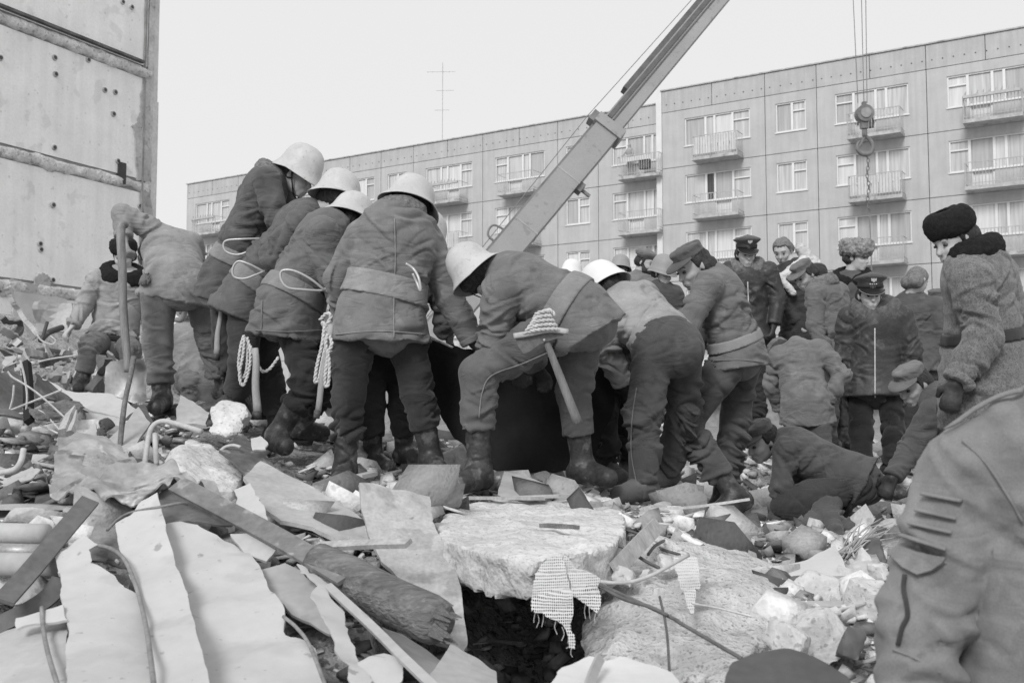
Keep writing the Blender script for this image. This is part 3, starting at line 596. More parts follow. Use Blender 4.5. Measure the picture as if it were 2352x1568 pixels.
    o = person('bearded man in a soft beret looking right', 10.5, dict(pel=(1472, 745), neck=(1468, 632), head=(1482, 600), sa=(1440, 645), sb=(1502, 645), ea=(1435, 695), eb=(1508, 695), wa=(1440, 740), wb=(1505, 740), ka=(1465, 830), kb=(1480, 830), aa=(1465, 920), ab=(1480, 920)),
               (.75, -.5, -.35), hat=None, coat=.2, trou=.1, seed=15, h=.012)
    A = ALLP['bearded man in a soft beret looking right']; hf = A['hfr']; hc = A['hc']
    v, q = solid([cap(loc(hc, hf, -.03, 0, .05), loc(hc, hf, .04, -.01, .07), .10, .095, n=hf[2], s=.6), ell(loc(hc, hf, .0, -.02, .085), np.array(hf), (.10, .11, .04))], .012, .03, fuzz=.006); put('beret', v, q, cloth(.2), o)
    v, q = solid([cap(loc(hc, hf, -.045, .05, -.085), loc(hc, hf, .045, .05, -.085), .03), cap(loc(hc, hf, 0, .07, -.09), loc(hc, hf, 0, .055, -.17), .042, .03), cap(loc(hc, hf, -.06, .02, -.04), loc(hc, hf, -.05, .05, -.09), .018), cap(loc(hc, hf, .06, .02, -.04), loc(hc, hf, .05, .05, -.09), .018)], .010, .02, fuzz=.006); put('beard', v, q, HAIRD, o)
    person('man in grey helmet and dark coat looking right beside the bearded man', 9.8, dict(pel=(1522, 770), neck=(1515, 655), head=(1522, 625), sa=(1488, 670), sb=(1552, 672), ea=(1480, 730), eb=(1562, 730), wa=(1490, 775), wb=(1560, 780), ka=(1510, 860), kb=(1530, 860), aa=(1510, 950), ab=(1530, 950)),
           (.6, -.75, -.3), hat='helmetd', coat=.08, trou=.07, seed=16, h=.012)
    person('officer in peaked cap and leather jacket standing left of the fair-haired man', 8.9,
           dict(pel=(1722, 755), neck=(1716, 612), head=(1714, 580, -.5), sa=(1672, 622), sb=(1766, 622), ea=(1660, 690), eb=(1788, 690, -.2), wa=(1670, 750), wb=(1778, 745, -.4), ka=(1710, 880), kb=(1740, 880), aa=(1710, 985), ab=(1740, 985)),
           (.02, -.9, -.24), hat='peaked', coat=.05, trou=.05, bulk=1.12, skirt=.1, collar=('fur', FURG, .036), seed=17, zip_=True, front=(0, -1, 0), h=.010, gloves=True, coatm=mat('dark_leather_coat', .045, .5, .35, 8, .4, 60, spots=[(14, .6, 1.7)]))
    o = person('bareheaded fair-haired man in dark coat with pale hood looking down', 9.1,
               dict(pel=(1845, 745), neck=(1822, 612, .2), head=(1797, 572, -.5), sa=(1775, 630), sb=(1878, 625), ea=(1800, 690, -.4), eb=(1895, 700), wa=(1830, 740, -.4), wb=(1880, 750), ka=(1835, 870), kb=(1860, 870), aa=(1835, 975), ab=(1860, 975)),
               (-.42, -.72, -.50), hat=None, coat=.045, trou=.05, seed=18, hairm=HAIRL, h=.010, front=(0, -1, 0), bulk=1.1)
    A = ALLP['bareheaded fair-haired man in dark coat with pale hood looking down']
    v, q = solid([cap(at(1838, 570, 9.15), at(1870, 612, 9.15), .05, .07), cap(at(1845, 600, 9.0), at(1790, 640, 8.92), .05, .035), cap(at(1790, 640, 8.92), at(1822, 672, 8.9), .035, .03)], .010, .03, fuzz=.008); put('pale_hood', v, q, cloth(.6), o)
    person('soldier in worn field cap bending left in front of the fair-haired man', 8.2,
           dict(pel=(1915, 790), neck=(1888, 655, .2), head=(1848, 628, -.2), sa=(1872, 672, -.9), sb=(1925, 668, .8), ea=(1872, 745, -.3), eb=(1945, 750, .3), wa=(1895, 805, -.6), wb=(1930, 830, .0), ka=(1905, 905), kb=(1935, 905), aa=(1905, 1005), ab=(1935, 1005)),
           (-.78, -.35, -.55), hat='cap', coat=.15, trou=.12, seed=19, front=(-.7, -.4, 0), h=.010, bulk=1.08, collar=('fur', FURG, .030), belt=(.06, .05, L_BELT))
    person('man in thick pale fur hat with black collar turning his face right', 9.0,
           dict(pel=(1965, 780), neck=(1955, 635), head=(1966, 590, -.2), sa=(1908, 645), sb=(2006, 645), ea=(1900, 720), eb=(2018, 720), wa=(1910, 790), wb=(2010, 790), ka=(1955, 900), kb=(1985, 900), aa=(1955, 1010), ab=(1985, 1010)),
           (.72, -.62, -.12), hat=None, coat=.09, trou=.08, seed=20, front=(0, -1, 0), h=.010, bulk=1.08, collar=('fur', FURB, .048))
    A = ALLP['man in thick pale fur hat with black collar turning his face right']; ushanka(A['root'], A['hc']+A['hfr'][2]*.012, A['hfr'], mat('pale_fur', .30, .9, .5, 40, 1, 200, bdist=.01), .010, fluff=.014, size=1.10, top=mat('pale_fur', .3))
    o = person('man with shaggy hair and pale hood over a plaid shirt, back half turned', 9.0,
           dict(pel=(2105, 810), neck=(2092, 682), head=(2108, 640, .1), sa=(2052, 705), sb=(2150, 700), ea=(2045, 775), eb=(2160, 770), wa=(2060, 830), wb=(2150, 830), ka=(2090, 930), kb=(2120, 930), aa=(2090, 1035), ab=(2120, 1035)),
           (.75, .45, -.45), hat=None, coat=.10, trou=.06, seed=21, hairm=HAIRL, h=.010, bulk=1.05, hlong=.045)
    v, q = solid([cap(at(2050, 712, 9.0), at(2092, 685, 8.95), .07, .065, n=(0, 1, 0), s=.6), cap(at(2092, 685, 8.95), at(2120, 700, 9), .065, .05), cap(at(2060, 725, 8.95), at(2110, 740, 8.9), .07, .05, n=(0, 1, 0), s=.6)], .010, .05, fuzz=.006); put('pale_hood', v, q, cloth(.45), o)
    person('boy in small cap peeping out behind the plaid-shirted man', 9.6,
           dict(pel=(2168, 800), neck=(2158, 712), head=(2152, 690), sa=(2135, 722), sb=(2185, 722), ea=(2130, 760), eb=(2190, 760), wa=(2135, 800), wb=(2190, 800), ka=(2165, 900), kb=(2175, 900), aa=(2165, 990), ab=(2175, 990)),
           (-.3, -.85, -.2), hat='cap', coat=.12, trou=.1, seed=33, h=.013, bulk=.8, detail=False)
    person('officer in silver-trimmed peaked cap and zipped black jacket', 7.5,
           dict(pel=(2008, 872), neck=(2010, 712), head=(1998, 674, -.5), sa=(1952, 728), sb=(2072, 728), ea=(1938, 818), eb=(2094, 815), wa=(1938, 898, -.1), wb=(2090, 895, -.1), ha=(1942, 935), hb=(2080, 935), ka=(1978, 995), kb=(2052, 995), aa=(1982, 1115), ab=(2050, 1115), hw=.10),
           (-.10, -.90, -.16), hat='peaked4', coat=.05, trou=.035, bulk=1.22, skirt=.12, collar=('fur', mat('brown_fur', .13, .9, .4, 40, 1, 200, bdist=.01), .050), seed=22, zip_=True, front=(0, -1, 0), h=.009, gloves=True, coatm=mat('dark_leather_coat', .045), curl=.4)
    person('man in padded jacket with pale shoulder strap bending away behind the crouching soldier', 7.1,
           dict(pel=(1850, 925), neck=(1830, 795, .7), head=(1795, 815, .8), sa=(1788, 815, 0), sb=(1882, 800, -.3), ea=(1772, 885, .3), eb=(1934, 862, -.4), wa=(1790, 940, .5), wb=(1890, 938, -.6), hb=(1862, 955, -.3), ka=(1835, 1000, .3), kb=(1880, 1010), aa=(1835, 1110), ab=(1885, 1115), TL=.46),
           (-.1, .6, -.8), hat='cap', coat=.17, trou=.13, bulk=.94, seed=23, h=.010, front=(0, 1, -.5), skirt=.14)
    person('soldier crouching low with head bowed to the left over the rubble', 5.9,
           dict(pel=(1962, 1100), neck=(1800, 1015, .1), head=(1748, 1008, -.3), sa=(1806, 1035, -.9), sb=(1822, 1008, .9), ea=(1795, 1120, -.1), eb=(1840, 1105, .5), wa=(1785, 1195, .2), wb=(1830, 1195, .4), ka=(1812, 1160, -.5), kb=(1870, 1185, .3), aa=(1900, 1222, .3), ab=(1990, 1215, .5), ta=(1945, 1235, .2), tb=(2010, 1230, .3), TL=.46, hem=(1985, 1112)),
           (-.80, -.35, -.42), hat='cap', coat=.085, trou=.075, skirt=.055, bulk=1.05, seed=24, front=(0, 0, -1), h=.008, hlong=.01, cuff=.9, hatm=cloth(.12), bag=1.12)
    person('tall man in black fur hat and tweed belted coat standing at right looking left', 4.7,
           dict(pel=(2262, 800), neck=(2240, 598), head=(2190, 545, -.2), sa=(2228, 640, -1), sb=(2290, 630, 1), ea=(2262, 775, -.1), eb=(2330, 760, .6), wa=(2198, 878, -.6), wb=(2320, 860, .7), ha=(2180, 935, -.2), ka=(2248, 990, -.3), kb=(2290, 990, .4), aa=(2250, 1180), ab=(2300, 1180), TL=.50, hem=(2268, 985)),
           (-.86, -.30, -.38), hat='ushanka', coat=.15, trou=.06, bulk=1.28, skirt=.40, belt=(.06, .055, L_BELT), collar=('fur', FURB, .036), seed=25, front=(-1, 0, 0), gloves=True, h=.008,
           coatm=mat('tweed', .17, .95, .3, 30, .8, 160, spots=[(120, .52, .62), (200, .5, .75)], fuzz=.2))
    person('soldier in faded field cap reaching a black glove down to the rubble', 5.7,
           dict(pel=(2250, 1045), neck=(2150, 905, .3), head=(2096, 878, -.3), sa=(2142, 948, -.9), sb=(2190, 915, .9), ea=(2092, 1035, -.3), eb=(2170, 1030, .5), wa=(2050, 1095, -.5), wb=(2160, 1110, .5), ha=(2026, 1145, -.1), ka=(2130, 1130, -.2), kb=(2230, 1150, .4), aa=(2160, 1260, .2), ab=(2260, 1280), TL=.48),
           (-.78, -.40, -.48), hat='cap', coat=.10, trou=.045, bulk=1.05, seed=26, front=(-.6, 0, -1), gloves=True, h=.008, hatm=cloth(.16), curl=.9)
    person('foreground man in faded military jacket with four ridges on his sleeve', 1.72,
           dict(pel=(2480, 1750), neck=(2500, 960, .3), head=(2620, 700), sa=(2232, 1085, -.3), sb=(2760, 1080, .2), ea=(2110, 1450, 0), eb=(2850, 1450), wa=(2120, 1800, .2), wb=(2850, 1800), ka=(2300, 2350), kb=(2600, 2350), aa=(2300, 2900), ab=(2600, 2900), TL=.56),
           (-.3, .9, -.3), hat=None, coat=.27, bulk=1.12, seed=27, h=.008, skirt=.1, legs=False, jfold=.9, coatm=foldmat('faded_jacket_cloth', .20, .95, .24, 9, .5, 330, spots=[(11, .60, .82), (16, .66, 1.15)], fuzz=.1, bdist=.0012, fold=.14), hands=False)
# ================================================================= GROUND
TP = [(0, 1568, 2.2), (500, 1568, 2.2), (900, 1568, 2.35), (0, 1330, 2.9), (500, 1330, 2.9), (850, 1330, 3.1), (0, 1130, 3.8), (400, 1080, 4.4), (0, 1000, 5), (200, 960, 6), (100, 830, 9), (300, 885, 8.3), (230, 800, 12),
      (0, 720, 17), (300, 740, 19), (600, 1010, 5.6), (800, 1135, 4.95), (700, 1030, 5.6), (880, 1060, 6), (1000, 1110, 5.1), (1100, 1135, 4.8), (1340, 1105, 5.0), (1450, 1150, 5.0), (1560, 1180, 5.0), (1680, 1235, 5.2),
      (1850, 1225, 5.4), (1990, 1205, 5.9), (1980, 1110, 7.5), (2150, 1260, 5.0), (1900, 1400, 3.4), (1800, 1568, 2.6), (2300, 1568, 2.4), (2300, 1350, 3.8), (1880, 1300, 4.2), (1700, 1020, 9), (2000, 1040, 10), (1450, 1010, 10), (550, 960, 6.2), (450, 940, 8)]
_tp = np.array([at(*t) for t in TP]); _fx = []
for x in np.linspace(-30, 30, 13):
    for y in (22, 30, 40, 60, 90): _fx.append((x, y, 0.0 if x > -6 or y > 30 else .25*(-x-6) if -x < 14 else 2.0))
for x in (-12, -6, -3, 3, 6, 12): _fx.append((x, 0, .15)); _fx.append((x, -8, 0))
for x, y in ((3, 14), (6, 12), (10, 16), (0, 15), (-3, 16)): _fx.append((x, y, .05))
_tp = np.vstack([_tp, np.array(_fx)])
def ground(x, y, rough=True):
    x = np.atleast_1d(np.asarray(x, float)); y = np.atleast_1d(np.asarray(y, float))
    d2 = (x[:, None]-_tp[None, :, 0])**2+(y[:, None]-_tp[None, :, 1])**2; R = .45+.05*np.abs(y)
    w_ = 1/(d2+.02+(.03*y[:, None])**2)**1.6; z = (w_*_tp[None, :, 2]).sum(1)/w_.sum(1)
    e = ((x-.10)/.50)**2+((y-3.05)/1.15)**2; z = z-.75*np.clip(1-e, 0, 1)**.6                       # the hollow under the slab
    e2 = ((x-.75)/.35)**2+((y-2.2)/.6)**2; z = z-.25*np.clip(1-e2, 0, 1)
    z = z-.16*np.clip((3.1-y)/.7, 0, 1)*np.clip((.55-x)/.3, 0, 1)
    if rough:
        P = np.stack([x, y, 0*x], 1); near = np.clip(1-(y-12)/15, 0, 1)
        if FEET: ft = np.array([f[0][:2] for f in FEET]); dm = np.min((x[:, None]-ft[None, :, 0])**2+(y[:, None]-ft[None, :, 1])**2, axis=1); near = near*np.clip(.15+dm/.35, 0, 1)
        z = z+near*(.05*pn(P*1.7)+.035*pn(P*4.1+3)+.02*pn(P*9)+.012*pn(P*21))
    return z
def hit(px, py):
    r = ray(px, py); r = r/r[1]; Y = np.linspace(1.2, 25, 1200); P = CAM+Y[:, None]*r; g = ground(P[:, 0], P[:, 1], False)
    j = np.argmax(P[:, 2] < g); return Y[j] if P[j, 2] < g[j] else 25.
def build_ground():
    global _tp
    for an, te, tz in FEET:
        if an[1] < 8.5:
            for q in (an, (an+te)/2, te): _tp = np.vstack([_tp]+[[[q[0], q[1], an[2]-.140-tz*.8]]]*3)
    ys = np.concatenate([np.linspace(-3, .8, 12), .8+np.cumsum(np.full(230, .026)), 6.8+np.cumsum(np.linspace(.04, .5, 90)), np.linspace(34, 900, 22)[1:]])
    vs = []; nx = 260
    for y in ys:
        hw = 5+abs(y)*.95; t = np.linspace(-1, 1, nx); xs = hw*t*(.45+.55*t*t) if y < 60 else hw*t
        vs.append(np.stack([xs, np.full(nx, y), ground(xs, np.full(nx, y))], 1))
    V_ = np.vstack(vs); n = len(ys); i = np.arange(n-1)[:, None]*nx+np.arange(nx-1)[None]
    f = np.stack([i, i+1, i+nx+1, i+nx], -1).reshape(-1, 4)
    g = put('ground', V_, f, mat('rubble_dust', .30, .95, .45, 5, 1, 55, spots=[(40, .56, .4), (70, .6, 1.5)], bdist=.02)); g['kind'] = 'structure'

# ================================================================= THE APARTMENT BLOCK
FA = .5554; FX = V(math.cos(FA), -math.sin(FA), 0); FN = V(-math.sin(FA), -math.cos(FA), 0); FO = V(7.4, 49.738, 0); UP = V(0, 0, 1)
RF = np.array([FX, -FN, UP])
PANEL = mat('facade_render', .475, .92, .07, 1.2, .5, 40, spots=[(30, .60, .88)], streak=.10, bdist=.02)
PARA = mat('facade_parapet', .455, .92, .08, 1.2, .5, 40, spots=[(30, .60, .9)], streak=.14, bdist=.02)
JOINT = mat('joint_dark', .27, .9, .3, 3, .2)  # lightened, haze over the distant facade put into the joint colour
FRAME = mat('window_white_paint', .68, .5, .05, 4, .1)
SLABM = mat('balcony_concrete', .42, .9, .25, 4, .5, 30, spots=[(3, .58, .7)])
RAIL = mat('balcony_railing', .42, .6, .2, 6, 0)
BPAN = mat('balcony_sheet', .58, .7, .12, 2, .2)
DARKW = mat('hole_shade', .06, .6, .4, 1.5, 0)  # dark colour stands in for the shade inside holes and the niche
def pane_mat(name, v, wave):
    m = bpy.data.materials.new(name); m.use_nodes = True; N = m.node_tree.nodes; L = m.node_tree.links; b = N['Principled BSDF']; b.inputs['Roughness'].default_value = .12
    tc = N.new('ShaderNodeTexCoord'); mp = N.new('ShaderNodeMapping'); mp.inputs['Scale'].default_value = (9, 9, .4); L.new(tc.outputs['Object'], mp.inputs[0])
    n = N.new('ShaderNodeTexNoise'); n.inputs['Scale'].default_value = 1.3; n.inputs['Detail'].default_value = 3; L.new(mp.outputs[0], n.inputs['Vector'])
    r = N.new('ShaderNodeMapRange'); r.inputs['From Min'].default_value = .3; r.inputs['From Max'].default_value = .7; r.inputs['To Min'].default_value = v*(1-wave); r.inputs['To Max'].default_value = v*(1+wave)
    L.new(n.outputs['Fac'], r.inputs['Value']); L.new(r.outputs[0], b.inputs['Base Color']); return m
PANES = [pane_mat('pane_curtain', .50, .22), pane_mat('pane_pale_curtain', .62, .12), pane_mat('pane_grey', .40, .15)]
PDARK = pane_mat('pane_dark', .07, .3)
def fp(s, z, out, O): return O+FX*s+UP*z+FN*out
def box_sz(b, O, s0, s1, z0, z1, o0, o1): b.box(fp((s0+s1)/2, (z0+z1)/2, (o0+o1)/2, O), (s1-s0, o1-o0, z1-z0), RF); return b
def panel(par, O, s0, s1, z0, z1, holes, m, name='wall_panel'):
    g = .015; s0 += g; s1 -= g; z0 += g; z1 -= g; b = MB()
    S = sorted({s0, s1, *[x for h in holes for x in h[:2]]}); Z = sorted({z0, z1, *[x for h in holes for x in h[2:]]})
    for i in range(len(S)-1):
        j = 0
        while j < len(Z)-1:
            ins = any(h[0]-1e-4 <= S[i] and S[i+1] <= h[1]+1e-4 and h[2]-1e-4 <= Z[j] and Z[j+1] <= h[3]+1e-4 for h in holes)
            if ins: j += 1; continue
            k = j+1
            while k < len(Z)-1 and not any(h[0]-1e-4 <= S[i] and S[i+1] <= h[1]+1e-4 and h[2]-1e-4 <= Z[k] and Z[k+1] <= h[3]+1e-4 for h in holes): k += 1
            box_sz(b, O, S[i], S[i+1], Z[j], Z[k], -.16, 0); j = k
    b.put(name, m, par)
def window(par, O, s0, s1, z0, z1, mull, door=None, rng=None, trans=None, darks=()):
    """frame > panes; mull = bar positions; door = (s0, s1, zbottom)"""
    b = MB(); t = .06
    for a in (s0, s1-t): box_sz(b, O, a, a+t, z0, z1, -.10, -.05)
    for z in (z0, z1-t): box_sz(b, O, s0+t, s1-t, z, z+t, -.10, -.05)
    xs = [s0]+list(mull)+[s1]
    for m_ in mull: box_sz(b, O, m_-.055, m_+.055, z0+t, z1-t, -.10, -.045)
    if trans is not None:
        a, c = xs[trans], xs[trans+1]; box_sz(b, O, a+.06, c-.06, z1-.46, z1-.40, -.10, -.045)
    if door: box_sz(b, O, door[0], door[0]+.07, door[2], z0, -.10, -.05); box_sz(b, O, door[1]-.07, door[1], door[2], z0, -.10, -.05); box_sz(b, O, door[0]+.07, door[1]-.07, z0-.9*0-.03, z0, -.099, -.051)
    box_sz(b, O, s0-.04, s1+.04, z0-.05, z0-.004, -.10, .05)
    f = b.put('window', FRAME, par)
    for i in range(len(xs)-1):
        q = MB(); box_sz(q, O, xs[i]+.03, xs[i+1]-.03, z0+.03, z1-.03, -.135, -.125)
        pm = PDARK if i in darks else PANES[rng.choice([0, 0, 1, 2])]; q.put('pane', pm, f)
    if door:
        q = MB(); box_sz(q, O, door[0]+.02, door[1]-.02, door[2]+.02, z0, -.135, -.125); q.put('pane', PANES[1], f)
    return f
def balcony(par, O, s0, s1, z, rng, style):
    b = MB(); box_sz(b, O, s0, s1, z-.15, z, .003, .92); bo = b.put('balcony', SLABM, par)
    r = MB(); h = 1.0; c = [(s0+.03, .89), (s1-.03, .89)]
    def bar(a, c_, t=.03): r.tube([fp(*a, O), fp(*c_, O)], t/2, 4)
    for zz in (z+h, z+.12):
        bar((s0+.03, zz, .89), (s1-.03, zz, .89), .045 if zz > z+.5 else .03)
        bar((s0+.03, zz, .02), (s0+.03, zz, .89)); bar((s1-.03, zz, .02), (s1-.03, zz, .89))
    n = int((s1-s0)/.13)
    for i in range(n+1):
        s = s0+.03+(s1-s0-.06)*i/n; bar((s, z, .89), (s, z+h, .89), .028 if i not in (0, n) else .05)
    for o_ in (.25, .5, .7): bar((s0+.03, z, o_), (s0+.03, z+h, o_), .02); bar((s1-.03, z, o_), (s1-.03, z+h, o_), .02)
    r.put('railing', RAIL, bo)
    if style == 1:
        q = MB(); k = 7
        for i in range(k): a = s0+.08+(s1-s0-.16)*i/k; box_sz(q, O, a+.015, a+(s1-s0-.16)/k-.015, z+.14, z+.94, .84, .865)
        q.put('railing_panel', BPAN, bo)
    elif style == 2:
        q = MB(); a = s0+(s1-s0)*rng.uniform(.2, .55); box_sz(q, O, a, a+.55, z+.3, z+.75, .5, .8); box_sz(q, O, a+.1, a+.35, z+.75, z+.85, .55, .75); q.put('stored_box', mat('dark_stuff', .1, .8), bo)
        q = MB(); box_sz(q, O, s0+.15, s1-.3, z+.72, z+.95, .845, .865); q.put('railing_panel', BPAN, bo)
    elif style == 3:
        q = MB(); 
        for i in range(9): a = s0+.1+(s1-s0-.2)*i/9; q.tube([fp(a, z+.98, .9, O), fp(a+.05, z+1.16, .92, O)], [.05, .02], 5)
        box_sz(q, O, s0+.05, s1-.05, z+.86, z+.98, .93, 1.05); q.put('flower_box', RAIL, bo)
    return bo
LEV = [15.45, 12.65, 9.85, 7.05, 4.25]
def facade_section(O, top, bays, name, label, ends, zoff=0.0):
    rng = np.random.RandomState(len(bays)); par = root(name, O+FX*((ends[0]+ends[1])/2), label, 'apartment block')
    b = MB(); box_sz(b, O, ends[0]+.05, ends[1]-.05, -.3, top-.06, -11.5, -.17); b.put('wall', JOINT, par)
    b = MB(); box_sz(b, O, ends[0]-.05, ends[1]+.05, top-.06+.001, top, -11.6, .07); b.put('roof_edge', SLABM, par)
    for (s0, s1, kind) in bays:
        n = 2 if kind != 'small' else 1; 
        for k in range(n): panel(par, O, s0+(s1-s0)*k/n, s0+(s1-s0)*(k+1)/n, LEV[0]+zoff, top-.06, [], PARA, 'parapet_panel')
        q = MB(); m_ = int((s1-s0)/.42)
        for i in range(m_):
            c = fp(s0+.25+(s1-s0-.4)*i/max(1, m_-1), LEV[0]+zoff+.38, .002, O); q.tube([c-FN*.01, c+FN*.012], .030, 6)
        q.put('vent_hole', DARKW, par)  # raised dark studs, the vents' shade put into their colour
        for li, zt in enumerate(LEV):
            zt += zoff; z0 = zt-2.8; wt = zt-.45; wb = zt-1.82; dark = ()
            if kind == 'small':
                a, c = s0+.5, s1-.5; panel(par, O, s0, s1, z0, zt, [(a, c, wb, wt)], PANEL)
                window(par, O, a, c, wb, wt, [(a+c)/2+.05], rng=rng, trans=1, darks=(0, 1) if (name.endswith('block') and kind == 'small' and (s0 < -3 and s0 > -7) and li == 3) else ())
            elif kind in ('A', 'B'):
                wd = s1-s0; fl = kind == 'B'
                a, c = (s0+1.2, s0+4.47) if not fl else (s0+.82, s0+3.95)
                if wd < 4.9 and not fl: a, c = s0+.9, s0+4.1
                d0, d1 = (a+1.5, a+2.35) if not fl else (a+.85, a+1.75)
                panel(par, O, s0, s1, z0, zt, [(a, c, wb, wt), (d0, d1, z0+.14, wb)], PANEL)
                mull = [a+1.05, a+1.5, a+2.4] if not fl else [a+.8, a+1.75, a+2.2]
                if rng.rand() < .12: dark = (rng.randint(0, 4),)
                window(par, O, a, c, wb, wt, mull, (d0, d1, z0+.14), rng, trans=3 if not fl else 0, darks=dark)
                balcony(par, O, (a+.7 if not fl else a+.7), (a+2.95), z0+.14, rng, rng.choice([0, 0, 1, 2, 2, 3]))
    return par
def build_block():
    bays = [(0, 5.2, 'A'), (5.2, 7.6, 'small'), (7.6, 12.3, 'B'), (12.3, 17.0, 'B'), (17.0, 19.4, 'small'), (19.4, 24.6, 'A')]
    p = facade_section(FO, 16.60, bays, 'apartment_block', 'nearer and taller half of the prefabricated five storey apartment block, at the right', (0, 24.6))
    b = MB(); box_sz(b, FO, -.30, -.002, -.3, 16.62, -11, .02); b.put('corner_strip', mat('pale_strip', .66, .8, .06, 2, .2), p)
    O = FO-FN*0.45
    bl = [(-3.75, -.32, 'B'), (-6.15, -3.75, 'small'), (-10.9, -6.15, 'B'), (-15.7, -10.9, 'A'), (-18.1, -15.7, 'small'), (-20.5, -18.1, 'small'), (-25.2, -20.5, 'B'), (-27.6, -25.2, 'small'), (-30.0, -27.6, 'small'), (-34.9, -30.0, 'A')]
    q = facade_section(O, 16.15, bl, 'apartment_block', 'lower half of the prefabricated apartment block with television aerial, receding to the left', (-34.9, -.32), zoff=-.35)
    # aerial
    a = at(1016, 322, 58); r = root('television_aerial', a, 'thin television aerial mast with three sets of prongs on the flat roof', 'aerial')
    b = MB(); top = a+V(0, 0, 4.55); b.tube([a-V(0, 0, 1.2), top], .022, 6); b.put('mast', RAIL, r)
    for z, L_, dx in ((4.0, 1.6, -.2), (2.9, 1.0, .35), (1.75, .8, -.1)):
        b = MB(); c = a+V(dx*.4, 0, z); b.tube([c-V(L_/2, 0, 0), c+V(L_/2, .1, .05)], .012, 5)
        for i in range(6): d = c+V(-L_/2+L_*i/5, 0, 0); b.tube([d-V(.0, .25, .10), d+V(0, .25, .06)], .008, 4)
        b.put('prongs', RAIL, r)
    # man on a balcony
    c = fp(-1.75, LEV[0]-.35-2.8+.14, .45, O)
    sk = root('person', c, 'small far man leaning on a balcony rail under the crane boom', 'person')
    l = lambda x, z, o_=0: c+FX*x+UP*z+FN*o_
    v, f = solid([cap(l(0, 1.0), l(0, 1.35), .15, .19), cap(l(0, 1.45), l(0, 1.52), .07), ell(l(0, 1.62, .05), np.eye(3), (.09, .1, .12)), cap(l(-.2, 1.36), l(-.3, 1.08, .25), .05), cap(l(-.3, 1.08, .25), l(-.05, 1.02, .42), .045), cap(l(.2, 1.36), l(.28, 1.08, .25), .05), cap(l(.28, 1.08, .25), l(.05, 1.02, .42), .045), cap(l(-.08, 1.0), l(-.09, .05), .09, .06), cap(l(.08, 1.0), l(.09, .05), .09, .06)], .035, .03)
    put('body', v, f, cloth(.35), sk)

